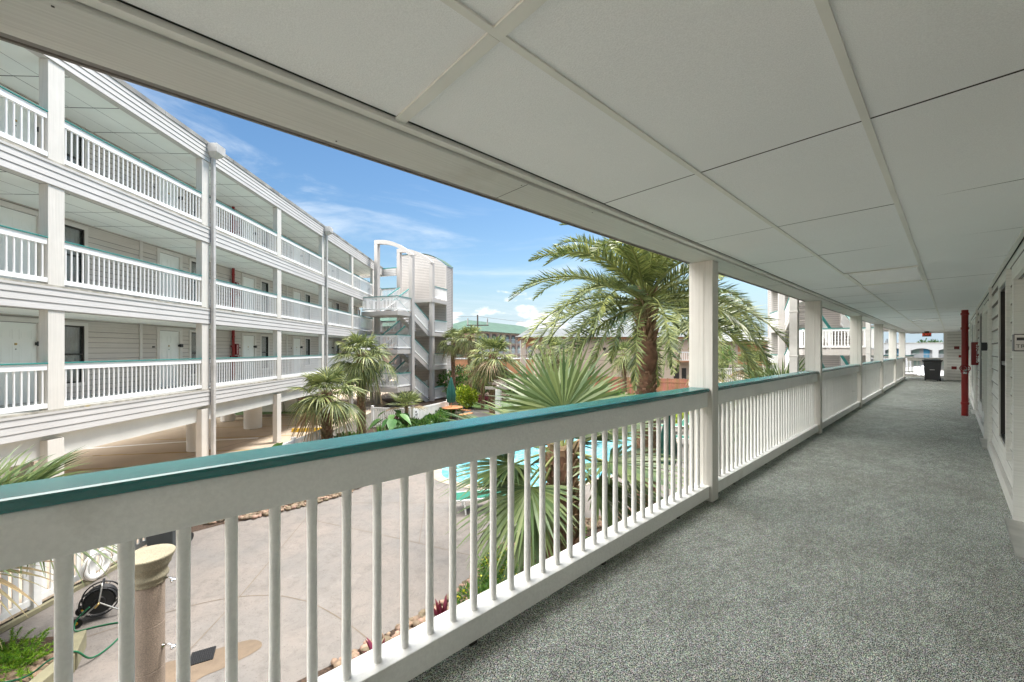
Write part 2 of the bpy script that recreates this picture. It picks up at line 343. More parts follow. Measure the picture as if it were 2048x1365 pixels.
def rail_mesh(mb, p, q, h=1.05, top=.13, bot=.10, gap=.05, wd=.05, sp=.125, r=.017, cap=True, mcap=1, square=True):
    """a complete small railing between p and q (floor points, may slope), used where it is far away"""
    p = Vector(p); q = Vector(q); up = Vector((0,0,1))
    L = (Vector((q.x,q.y,0))-Vector((p.x,p.y,0))).length
    mb.bar(p+up*(h-.035-top), q+up*(h-.035-top), wd, top)
    if cap: mb.bar(p+up*(h-.035), q+up*(h-.035), wd+.09, .037, mcap)
    mb.bar(p+up*gap, q+up*gap, wd+.02, bot)
    n = max(1, int(L/sp))
    for i in range(n):
        c = p.lerp(q, (i+.5)/n); dx = (q-p); dx.z = 0; dx.normalize()
        mb.bar(c - dx*r + up*(gap+bot), c + dx*r + up*(gap+bot), 2*r, h-.035-top-gap-bot)
def text_obj(name, s, size, m, parent, loc, rot, extrude=.002, align='CENTER'):
    cu = bpy.data.curves.new(name, 'FONT'); cu.body = s; cu.size = size; cu.extrude = extrude; cu.align_x = align; cu.align_y = 'CENTER'
    t = bpy.data.objects.new('tmp', cu); link(t); dg = bpy.context.evaluated_depsgraph_get()
    me = bpy.data.meshes.new_from_object(t.evaluated_get(dg)); bpy.data.objects.remove(t)
    me.materials.clear(); me.materials.append(m); o = bpy.data.objects.new(name, me); link(o); o.parent = parent; o.location = loc; o.rotation_euler = rot
    return o
# doors and windows, built facing local -Y (x along the wall, origin at the floor, wall face at y = 0, room behind at +y)
def place(o, x0, y, z0, wdt, flip):
    o.location = (x0+wdt, y, z0) if flip else (x0, y, z0)
    if flip: o.rotation_euler = (0, 0, math.pi)
    return o
def make_door(parent, x0, z0, wdt=.91, h=2.03, fm=None, lock='R', y=0, flip=False):
    mb = MB(); mb.box(0, wdt, .035, .08, .012, h)
    def panel(a0, a1, c0, c1):
        for u in (0, .045):
            t = .012; mb.box(a0+u, a1-u, .035-.006+u*.05, .037, c0+u, c0+u+t); mb.box(a0+u, a1-u, .035-.006+u*.05, .037, c1-u-t, c1-u)
            mb.box(a0+u, a0+u+t, .0355-.006+u*.05, .037, c0+u+t, c1-u-t); mb.box(a1-u-t, a1-u, .0355-.006+u*.05, .037, c0+u+t, c1-u-t)
    for a in (.12, .52):
        panel(a, a+.27, h-.42, h-.16); panel(a, a+.27, h-1.12, h-.55); panel(a, a+.27, .20, h-1.28)
    o = place(mb.build('door', M_door, parent), x0, y, z0, wdt, flip)
    fr = MB(); t = .115
    fr.box(-t, 0, -.022, .05, 0, h+.012); fr.box(wdt, wdt+t, -.022, .05, 0, h+.012); fr.box(-t, wdt+t, -.024, .05, h+.012, h+t+.012)
    fr.build('door_frame', fm or M_trimL, o)
    th = MB(); th.box(-.02, wdt+.02, -.07, .08, -.0, .022); th.build('threshold', M_alu, o)
    hd = MB(); hx = wdt+.01 if lock == 'R' else -.01
    hd.box(hx-.06, hx+.06, -.085, -.025, 1.44, 1.56); hd.box(hx-.05, hx+.05, -.0249, .034, 1.46, 1.54); hd.build('lock_box', M_black, o, bevel=.006)
    pl = MB(); pl.box(wdt/2-.025, wdt/2+.025, .024, .034, 1.46, 1.51); pl.build('room_plate', M_brass, o)
    ph = MB(); ph.lathe([(0,.0),(.012,.0),(.012,.01)], 10, (0,0,0)); 
    for i, v in enumerate(ph.v): ph.v[i] = (wdt/2+v[0], .034-v[2], 1.36+v[1])
    ph.build('peephole', M_black, o)
    return o
def make_window(parent, x0, z0, wdt=.62, h=1.6, fm=None, y=0, flip=False):
    g = MB(); g.box(.03, wdt-.03, .03, .036, .03, h-.03); o = place(g.build('window', M_glass, parent), x0, y, z0, wdt, flip)
    f = MB(); t = .035
    f.box(0, t, -.012, .05, 0, h); f.box(wdt-t, wdt, -.012, .05, 0, h); f.box(t, wdt-t, -.012, .05, 0, t); f.box(t, wdt-t, -.012, .05, h-t, h); f.box(t, wdt-t, -.006, .044, h*.5-.02, h*.5+.02)
    f.build('window_frame', M_bronze, o)
    s = MB(); w2 = .1
    s.box(-w2, 0, -.024, .02, -w2, h+w2); s.box(wdt, wdt+w2, -.024, .02, -w2, h+w2); s.box(0, wdt, -.024, .02, h, h+w2); s.box(0, wdt, -.024, .02, -w2, 0)
    s.build('window_trim', fm or M_trimL, o)
    c = MB(); n = 22; vs = []
    for i in range(n+1):
        a = i/n; x = .03 + a*(wdt-.06); y = .085 + .012*math.sin(a*34)
        vs += [(x, y, .03), (x, y, h-.03)]
    c.add(vs, [(2*i, 2*i+2, 2*i+3, 2*i+1) for i in range(n)], 0, True)
    c.tube([(.2*wdt,.07,.05),(.2*wdt,.07,h-.05)], .004, 5); c.tube([(.72*wdt,.07,.05),(.72*wdt,.07,h-.05)], .004, 5)
    for z in (.28*h, .78*h): c.tube([(.03,.07,z),(wdt-.03,.07,z)], .005, 5)
    c.build('curtain', M_curt, o)
    return o

# ================================================================ OUR WALKWAY (local x along, y outwards to the courtyard)
TH = 0.8307
RZ = math.pi/2 - TH
SP = 4.6155; S0 = 3.95
wb = thing('walkway_building', 'long carpeted gallery we stand on, with white panel ceiling and teal capped railing', 'building', (0,0,0), RZ)
def W(s_, n_, z=0):                       # walkway local -> world
    return Vector((s_*math.sin(TH) - n_*math.cos(TH), s_*math.cos(TH) + n_*math.sin(TH), z))
XA, XB = -6.0, 28.9
fl = MB(); fl.box(XA, XB+3, -.37, 1.78, -.05, 0); fl.build('carpet', M_carpet, wb)
sb = MB(); sb.box(XA, XB+3, -8, 1.77, -.40, -.053); sb.build('floor_slab', M_pad, wb)
fa = MB()
lap_rows(fa, XA, XB, -.50, -.02, lambda a, o, z: (a, 1.79+o, z), .13); fa.box(XA, XB, 1.775, 1.789, -.50, -.02)
lap_rows(fa, XA, XB, 2.32, 3.0, lambda a, o, z: (a, 1.79+o, z), .13)
fa.build('fascia', [M_band, M_lapshade], wb)
# ceiling: individual lay-in boards with hairline gaps, T-bars on the long joints
ce = MB(); nb = [1.42, .853, .222, -.37]; xg0 = .7215 - 1.30*6
rr = random.Random(3)
for j in range(3):
    for i in range(30):
        x0 = xg0 + i*1.303; x1 = x0 + 1.303
        if x0 > XB: continue
        if j == 1 and i in (10, 18, 26): continue
        x1 = min(x1, XB+.2)
        dz = [2.331 + rr.uniform(0, .0035) for _ in range(4)]
        a, b = nb[j], nb[j+1]
        mx, my = (x0+x1)/2, (a+b)/2; sag = rr.uniform(.001, .004)
        ce.add([(x0+.0035,b+.006,dz[0]),(x1-.0035,b+.006,dz[1]),(x1-.0035,a-.006,dz[2]),(x0+.0035,a-.006,dz[3]),(mx,my,min(dz)-sag)], [(4,1,0),(4,2,1),(4,3,2),(4,0,3)], 0, True)
ce.box(XA, XB+.2, -.38, 1.5, 2.345, 2.36, 1); ce.build('ceiling', [M_ceil, M_dark], wb)
gr = MB()
for y in nb[1:3]: gr.box(XA, XB+.2, y-.012, y+.012, 2.3255, 2.333)
gr.box(.700, .743, -.345, .210, 2.324, 2.3325); gr.box(.700, .743, .234, .841, 2.324, 2.3325); gr.box(.700, .743, .865, 1.425, 2.324, 2.3325)
gr.box(XA, XB+.2, 1.425, 1.462, 2.314, 2.334); gr.box(XA, XB+.2, -.37, -.345, 2.318, 2.334)
for i in range(3):   # splice marks where the edge trim is joined
    gr.box(1.9+i*3.6, 1.902+i*3.6, 1.423, 1.464, 2.312, 2.3135)
gr.build('ceiling_grid', M_grid, wb)
be = MB(); be.box(XA, XB, 1.468, 1.72, 2.30, 2.66); be.build('edge_beam', M_beam, wb, bevel=.006)
be = MB(); be.box(XB-.05, XB+.2, -.37, 1.462, 2.285, 2.66); be.build('end_beam', M_beam, wb, bevel=.006)
up = MB(); up.box(XA, XB+3, -8, 1.71, 2.67, 2.99); up.box(XA, XB+3, -8, -.5, 3.0, 8.4, 0); up.box(XA, XB+3, -8, 1.7, 8.0, 8.4, 0); up.build('upper_storeys', M_trimL, wb)
# wall with doors and windows
WY = -.37; DX = [S0+.53+SP*k for k in range(-2, 6)]; holes = []
for k, x in enumerate(DX): holes.append((x, x+.91, 0, 2.04))
WX = [x+1.66 for x in DX]
for x in WX: holes.append((x, x+.80, .50, 2.12))
wl = MB(); lap_rows(wl, XA, XB+.2, 0, 2.33, lambda a, o, z: (a, WY+o-.022, z), .17, .022, holes)
wl.build('wall_siding', [M_sid, M_lapshade], wb)
bk = MB(); bk.box(XA, XB+3, -.62, -.48, -.05, 2.66); bk.build('wall_core', M_dark, wb)
bb = MB(); prev = XA
for x in DX:
    bb.box(prev, x-.115, WY-.01, WY+.018, 0, .14); prev = x+.91+.115
bb.box(prev, XB, WY-.01, WY+.018, 0, .14); bb.build('baseboard', M_sid, wb)
vt = MB()
for x in DX:
    for xx in (x-.32, ): vt.box(xx-.05, xx+.05, WY-.01, WY+.02, .14, 2.318)
vt.build('wall_batten', M_sid, wb)
doors = []
for x in DX:
    d_ = make_door(wb, x, 0, fm=M_sid, y=WY, flip=True, lock='R'); doors.append(d_)
for x in WX: make_window(wb, x, .50, .80, 1.62, fm=M_sid, y=WY, flip=True)
# lock plate with lettering on the nearest door
nd = doors[2]
q0 = .91+.07; pm = MB(); pm.box(q0, q0+.003, -.081, -.029, 1.447, 1.553); pp = pm.build('plate_face', M_alu, nd)
pm = MB(); pm.box(q0+.0031, q0+.004, -.072, -.036, 1.515, 1.535); pm.build('card_slot', M_black, pp)
text_obj('plate_lettering', 'TR', .035, M_black, pp, (q0+.004, -.055, 1.475), (rad(90), 0, rad(90)), .001)
# end wall, end railing
ew = MB(); lap_rows(ew, -.37, .26, 0, 2.33, lambda a, o, z: (XB-.3-o, a, z), .145); ew.box(XB-.29, XB+.0, -.37, .25, 0, 2.33); ew.box(XB-.33, XB-.285, .16, .28, 0, 2.33)
ew.build('end_wall', [M_sid, M_lapshade], wb)
# posts
for k in range(-1, 6):
    x = S0 + SP*k; mb = MB(); mb.box(x, x+.14, 1.522, 1.745, 0.012, 2.30); mb.box(x-.004, x+.144, 1.60, 1.62, .012, 2.2995)
    mb.build('post', M_post, wb, bevel=.005)
for x in (S0+SP-.25, S0+3*SP-.25):
    mb = MB(); mb.box(x, x+.12, 1.80, 1.92, -2.6, 7.5)
    for z in (-1.5, .3, 1.33, 2.1): mb.box(x-.006, x+.126, 1.79, 1.926, z, z+.03)
    mb.build('downspout', M_galv, wb, bevel=.006)
# railings; only the largest 100 balusters are parts of their own
bal_me = None; rest = MB(); nbal = 0
for k in range(-1, 6):
    x0 = S0 + SP*(k-1) + .14 if k > -1 else XA; x1 = S0 + SP*k
    if k == -1: continue
    t = MB(); t.box(x0, x1, 1.565, 1.650, .909, 1.0495); tr_ = t.build('railing', M_white, wb, bevel=.005)
    t = MB(); t.box(x0, x1-.0, 1.545, 1.728, 1.050, 1.088); t.build('handrail_cap', M_cap, tr_, bevel=.012)
    t = MB(); t.box(x0, x1, 1.552, 1.675, .045, .150); t.box(x0, x1, 1.546, 1.685, .1505, .163); t.build('bottom_rail', M_white, tr_, bevel=.004)
    t = MB()
    for i in range(4): t.box(x0+.6+i*1.1, x0+.64+i*1.1, 1.585, 1.63, 0.001, .0449)
    t.build('rail_foot', M_bronze, tr_)
    n = 36; sp = .1245
    for i in range(n):
        bx = x1 - .128 - i*sp
        if bx < x0+.03: break
        if k <= 2 and nbal < 100 and bx > -1.2:
            if bal_me is None:
                b = MB(); b.lathe([(.0185,.163),(.0185,.32),(.0175,.36),(.0175,.80),(.0185,.84),(.0185,.909)], 14); bo = b.build('baluster', M_white); bal_me = bo.data; bo.parent = tr_; bo.location = (bx, 1.605, 0)
            else:
                bo = bpy.data.objects.new('baluster', bal_me); link(bo); bo.parent = tr_; bo.location = (bx, 1.605, 0); bo.rotation_euler = (rr.uniform(-.003,.003), rr.uniform(-.003,.003), rr.uniform(0,3))
            nbal += 1
        else:
            rest.tube([(bx,1.605,.163),(bx,1.605,.909)], .0175, 8, cap=False)
struct(rest.build('balusters', M_white, wb), 'stuff')
# end railing across the gallery
er = MB(); rail_mesh(er, (XB-.15, .26, 0), (XB-.15, 1.55, 0), 1.06, .12, .09, .09, .05, .135, .013, mcap=0); er.build('end_railing', M_post, wb)
# ceiling lights
def lamp(i, lab):
    x0 = xg0 + i*1.303; c = W(x0+.65, .5375, 2.335); t = thing('ceiling_light', lab, 'ceiling light', c, RZ)
    f = MB(); a, b = .64, .303
    f.box(-a, a, -b, -b+.022, -.012, .01); f.box(-a, a, b-.022, b, -.012, .01); f.box(-a, -a+.022, -b+.022, b-.022, -.012, .01); f.box(a-.022, a, -b+.022, b-.022, -.012, .01); f.build('light_frame', M_grid, t)
    d_ = MB(); d_.add([(-a+.02,-b+.02,-.002),(a-.02,-b+.02,-.002),(a-.02,b-.02,-.002),(-a+.02,b-.02,-.002),(0,0,-.014)], [(4,1,0),(4,2,1),(4,3,2),(4,0,3)], 0, True)
    d_.build('diffuser', M_diff, t); return t
M_diff = mat('prismatic_diffuser', (.86,.86,.84), .25, .02, 3, bump=.35, bscale=120)
lamp(10, 'rectangular ceiling light panel nearest to us, beyond the second railing post')
lamp(18, 'ceiling light panel halfway down the gallery, before the red pipe')
lamp(26, 'ceiling light panel at the far end of the gallery, above the exit sign')
# exit sign
c = W(27.1, .80, 0); t = thing('exit_sign', 'small glowing red exit sign hanging from the ceiling at the far end', 'exit sign', c, RZ)
m = MB(); m.box(-.04, .04, -.15, .15, 2.08, 2.27); m.build('sign_case', M_bronze, t, bevel=.006)
m = MB(); m.box(-.03, .03, -.08, .08, 2.27, 2.331); m.build('canopy', M_bronze, t)
M_exit = mat('exit_red', (.7,.05,.02), .4); pn = M_exit.node_tree.nodes['Principled BSDF']; pn.inputs['Emission Color'].default_value = (1,.12,.05,1); pn.inputs['Emission Strength'].default_value = .12
text_obj('exit_lettering', 'EXIT', .15, M_exit, t, (-.043, 0, 2.17), (rad(90), 0, rad(-90)))
# fire alarm on the end wall
fa_ = MB(); fa_.box(-.02, .02, -.05, .05, -.06, .06); fo = fa_.build('fire_alarm', M_red, None, bevel=.005); fo.location = W(XB-.34, -.26, 1.15); fo.rotation_euler = (0,0,RZ); tag(fo, 'small red fire alarm box on the siding at the gallery end', 'fire alarm')
# trash bin at the far end
c = W(27.2, .62, 0); t = thing('trash_bin', 'tall black wheeled trash bin with lid at the far end of the gallery', 'trash bin', c, RZ)
def bin_parts(t, mt, h=1.0, w0=.24, w1=.32):
    b = MB()
    for (a, z0, z1, b_) in ((w0, .06, h-.12, w1-.03), (w1-.02, h-.12, h-.06, w1)):
        b.add([(-a,-a,z0),(a,-a,z0),(a,a,z0),(-a,a,z0),(-b_,-b_,z1),(b_,-b_,z1),(b_,b_,z1),(-b_,b_,z1)], [(0,3,2,1),(4,5,6,7),(0,1,5,4),(1,2,6,5),(2,3,7,6),(3,0,4,7)])
    b.box(-w0*.6, -w0*.3, -w0*.8, -w0*.6, 0, .06); b.build('bin_body', mt, t, bevel=.02)
    l = MB(); l.box(-w1-.02, w1+.02, -w1-.02, w1+.02, h-.06, h-.02); l.box(-w1+.05, w1-.05, -w1+.05, w1-.05, h-.02, h+.01); l.build('lid', mt, t, bevel=.02)
    for y in (-w0, w0):
        w_ = MB(); w_.tube([(w0+.02, y-.03, .09), (w0+.02, y+.03, .09)], .09, 14); w_.build('wheel', M_rubber, t)
bin_parts(t, M_black)
m = MB(); m.box(-.285, -.275, -.08, .08, .52, .545); m.build('molded_mark', M_alu, t)
lt = random.Random(12)
nh = MB()
for i in range(46):
    x = XA + i*.74 + lt.uniform(-.1,.1); y = lt.choice((1.50,1.69)); nh.box(x-.003, x+.003, y-.003, y+.003, 2.2985, 2.2999)
nh.build('nail_head', M_bronze, wb)
sm = MB()
for x in (1.45, 6.1, 10.7): sm.box(x, x+.0025, 1.47, 1.719, 2.2988, 2.2999)
sm.build('beam_seam', M_dark, wb)
# ---------------------------------------------------------------- fire standpipes
def standpipe(name, lab, loc, rz, z0, z1, cabs, side, text=True, low=False):
    """local: +x along wall, -y out of the wall"""
    t = thing(name, lab, 'standpipe', loc, rz)
    p = MB(); p.tube([(0,0,z0),(0,0,z1)], .054, 20)
    for z in cabs:
        for dz in (.25, .95, 1.9, 2.22):
            if z+dz < z1: p.tube([(0,0,z+dz),(0,0,z+dz+.05)], .066, 20)
    p.build('pipe', M_red, t)
    for z in cabs:
        c_ = MB(); c_.box(side*.09, side*.30, -.06, .14, z+1.12, z+1.62); cb_ = c_.build('hose_cabinet', M_redd, t, bevel=.012)
        if text: text_obj('cabinet_lettering', 'FIRE HOSE', .085, M_wtxt, cb_, (side*.195, -.063, z+1.37), (rad(90), rad(-90), 0))
        v = MB(); v.tube([(0,0,z+1.05),(-side*.02,-.20,z+1.05)], .04, 12); v.tube([(-side*.12,0,z+1.05),(-side*.2,0,z+1.05)], .035, 12); v.tube([(-side*.08,0,z+1.50),(-side*.16,0,z+1.50)], .035, 12); v.build('valve', M_redd, t)
        wv = MB(); Mx = Matrix.Rotation(rad(90), 3, 'X'); wv.torus((0,-.22,z+1.05), .075, .010, Mx, 20, 8); 
        for a in range(3): wv.tube([(0,-.22,z+1.05),(.075*math.cos(a*2.1),-.22,z+1.05+.075*math.sin(a*2.1))], .006, 6)
        wv.build('valve_wheel', M_red, t)
        k_ = MB(); k_.tube([(0,-.16,z+1.05),(0,-.20,z+.93)], [.035,.028], 10); k_.build('outlet', M_chrome, t)
    return t
pw = W(13.35, -.19, 0)
standpipe('fire_standpipe', 'red fire standpipe with valve wheel against the gallery wall', pw, RZ+math.pi/2+rad(180), 0, 2.33, [0], 1)

# ================================================================ LEFT APARTMENT BUILDING (local x along the facade, y into the building)
AR = math.pi/2 + rad(2.1)
ab = thing('apartment_building', 'three storey pale motel wing on columns with white galleries, across the courtyard on the left', 'building', (-10.15, 8.95, 0), AR)
AS = 4.58; FZ = [.11, 2.86, 5.61]; A0, A1 = -9.3, 25.6
sid = MB()
for z in FZ:
    hs_ = []
    for k in range(-2, 6):
        x = .57 + 4.62*k; hs_ += [(x, x+.90, z, z+2.04), (x+1.45, x+2.05, z+.42, z+2.04)]
    lap_rows(sid, A0, A1, z, z+2.22, lambda a, o, zz_: (a, 2.0-o+.014, zz_), .155, .014, hs_)
sid.build('gallery_siding', [M_sidL, M_lapshade], ab)
co_ = MB(); co_.box(A0, A1+.0, 2.12, 9.0, -.42, 8.2)
co_.build('building_core', M_dark, ab)
for z in FZ:
    sl_ = MB(); sl_.box(A0, A1, .05, 2.11, z-.3, z, 0); sl_.build('gallery_floor', M_pad, ab)
    c_ = MB(); 
    for j, (ya, yb) in enumerate(((.16,.80),(.81,1.42),(1.43,2.0))):
        x = A0
        while x < A1:
            x2 = min(x+1.21, A1); dz = rr.uniform(0,.006); c_.add([(x,ya,z+2.21+dz),(x,yb,z+2.21+dz),(x2-.02,yb,z+2.21),(x2-.02,ya,z+2.21)], [(0,1,2,3)]); x += 1.22
    c_.box(A0, A1, .1, 2.11, z+2.225, z+2.26, 1); c_.build('gallery_ceiling', [M_ceilL, M_dark], ab)
    b_ = MB(); top = z+.02; b_.box(A0, A1, -.02, .0495, z-.53, top); lap_rows(b_, A0, A1, z-.53, z-.07, lambda a, o, zz_: (a, -.021-o, zz_), .155, .016, shw=.009)
    b_.box(A0, A1, -.045, -.0215, z-.07, z-.02); b_.box(A0, A1, .05, .16, z-.53, z-.301); b_.build('floor_band', [M_band, M_bandshade], ab)
    e_ = MB(); e_.box(A0, A1, -.035, .05, z-.018, z+.022); e_.build('slab_edge', M_bandedge, ab)
b_ = MB(); b_.box(A0, A1, -.02, .16, 7.82, 8.38); lap_rows(b_, A0, A1, 7.82, 8.36, lambda a, o, zz_: (a, -.021-o, zz_), .14, .016, shw=.009); b_.build('roof_band', [M_band, M_bandshade], ab)
f_ = MB(); x = A0
while x < A1: f_.box(x, min(x+3.05, A1)-.012, -.05, .12, 8.37, 8.50+rr.uniform(-.004,.004)); x += 3.05
f_.build('roof_flashing', M_flash, ab)
r_ = MB(); r_.box(A0, A1, .12, 9.0, 8.28, 8.42); r_.build('roof', M_roofg, ab)
u_ = MB(); u_.box(A0, A1, .16, 9.0, -.95, -.421); u_.build('soffit_beam', M_pad, ab)
for k in range(-2, 6):
    x = AS*k
    p_ = MB(); p_.box(x-.17, x+.17, -.0, .2, G, -.531); p_.box(x-.17, x+.17, -.008, .19, .131, 2.329); p_.box(x-.17, x+.17, -.008, .19, 2.881, 5.079); p_.box(x-.17, x+.17, -.008, .19, 5.631, 7.819)
    p_.build('post', M_trimL if False else M_post, ab, bevel=.008)
# trims between flats, doors, windows
d0 = make_door(ab, .57, FZ[0], .90, 2.02, y=2.0); w0_ = make_window(ab, 2.02, FZ[0]+.42, .60, 1.60, y=2.0); first = True
for z in FZ:
    for k in range(-2, 6):
        x = .57 + 4.62*k
        tb = MB(); tb.box(x+3.83, x+3.93, 1.972, 2.0, z, z+2.21); tb.build('wall_batten', M_trimL, ab)
        for src, xx, zz_ in ((d0, x, z), (w0_, x+1.45, z+.42)):
            if k == 0 and z == FZ[0]: continue
            c_ = dup(src); c_.location = (xx, 2.0, zz_)
for z in FZ:
    for k in range(-2, 5):
        x = .57+4.62*k; n_ = MB(); n_.box(x-.30, x-.22, 1.965, 1.985, z+1.42, z+1.47); n_.build('room_sign', M_bronze, ab)
# railings
bay = []
for fz in FZ:
    for k in range(-2, 6):
        x0 = AS*(k-1)+.17 if k > -2 else A0; x1 = AS*k - .17 if k < 6 else A1
        if k == 5: pass
        bay.append((fz, x0, x1))
    bay.append((fz, AS*5+.17, A1))
cand = []
for bi, (fz, x0, x1) in enumerate(bay):
    t = MB(); t.box(x0, x1, .01, .08, fz+.90, fz+1.035); rt = t.build('railing', M_whiteL, ab)
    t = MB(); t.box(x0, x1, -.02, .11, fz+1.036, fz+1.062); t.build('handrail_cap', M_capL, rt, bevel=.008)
    t = MB(); t.box(x0, x1, .0, .09, fz+.07, fz+.17); t.build('bottom_rail', M_whiteL, rt)
    n = int((x1-x0)/.125)
    for i in range(n):
        bx = x0 + (i+.5)*(x1-x0)/n; cand.append((abs(bx+2.0) if bx > -3.2 else 99, bx, fz, rt))
cand.sort(key=lambda c: c[0]); bmesh_ = None; rest = MB()
for i, (_, bx, fz, rt) in enumerate(cand):
    if i < 99:
        if bmesh_ is None: b = MB(); b.tube([(0,0,.17),(0,0,.90)], .018, 8, cap=False); o = b.build('baluster', M_whiteL); bmesh_ = o.data
        else: o = bpy.data.objects.new('baluster', bmesh_); link(o)
        o.parent = rt; o.location = (bx, .045, fz)
    else: rest.tube([(bx,.045,fz+.17),(bx,.045,fz+.90)], .018, 6, cap=False)
struct(rest.build('balusters', M_whiteL, ab), 'stuff')
# downspouts with leader heads
for k, xx in ((1, AS+.235), (3, 3*AS+.235)):
    d_ = MB(); d_.box(xx-.06, xx+.06, -.15, -.045, G+.02, 8.0)
    for z in (-1.2, .9, 2.2, 3.9, 5.6, 7.1): d_.box(xx-.066, xx+.066, -.156, -.044, z, z+.035)
    ds = d_.build('downspout', M_galv, ab, bevel=.01)
    h_ = MB(); h_.add([(xx-.07,-.16,8.0),(xx+.07,-.16,8.0),(xx+.07,-.05,8.0),(xx-.07,-.05,8.0),(xx-.22,-.36,8.16),(xx+.22,-.36,8.16),(xx+.22,-.05,8.16),(xx-.22,-.05,8.16)], [(0,3,2,1),(0,1,5,4),(1,2,6,5),(2,3,7,6),(3,0,4,7)]); h_.box(-.22+xx, .22+xx, -.36, -.05, 8.16, 8.44); h_.build('leader_head', M_galv, ds)
# round columns and a deep beam under the building
for xx, yy, r_ in ((-.15, 3.6, .42), (7.9, 2.6, .42), (4.6, 6.1, .36), (14.9, 6.0, .36), (12.6, 3.2, .42), (19.5, 3.2, .42), (-5, 3.2, .42), (-6, 6.4, .36), (22, 6.2, .36)):
    c_ = MB(); c_.lathe([(r_, G), (r_, -.951)], 28, (xx, yy, 0)); c_.build('column', M_col, ab)
for yy in (3.2, 6.1):
    m_ = MB(); m_.box(A0, A1, yy-.25, yy+.25, -1.15, -.952); m_.build('girder', M_pad, ab)
# standpipe through the three galleries
LW = Matrix.Rotation(AR, 4, 'Z'); 
def AL(x, y, z=0): v = LW @ Vector((x, y, 0)); return Vector((v.x-10.15, v.y+8.95, z))
sp_ = standpipe('fire_standpipe', 'red fire standpipe rising through the three galleries of the left building', AL(8.95, 1.88), AR, .12, 7.8, FZ, 1)
sp2 = MB(); sp2.tube([(0,0,-.96),(0,0,-2.2),(-.10,-.05,-2.3),(-.3,-.1,-2.35)], .055, 14); o = sp2.build('drain_pipe', M_red); o.location = AL(8.45, 2.35); o.rotation_euler = (0,0,AR); tag(o, 'thin red pipe running down beside the round column under the left building', 'pipe')
v_ = MB(); v_.torus((-.3,-.1,-2.35), .06, .012, None, 16, 6); v_.build('valve_wheel', M_black, o)

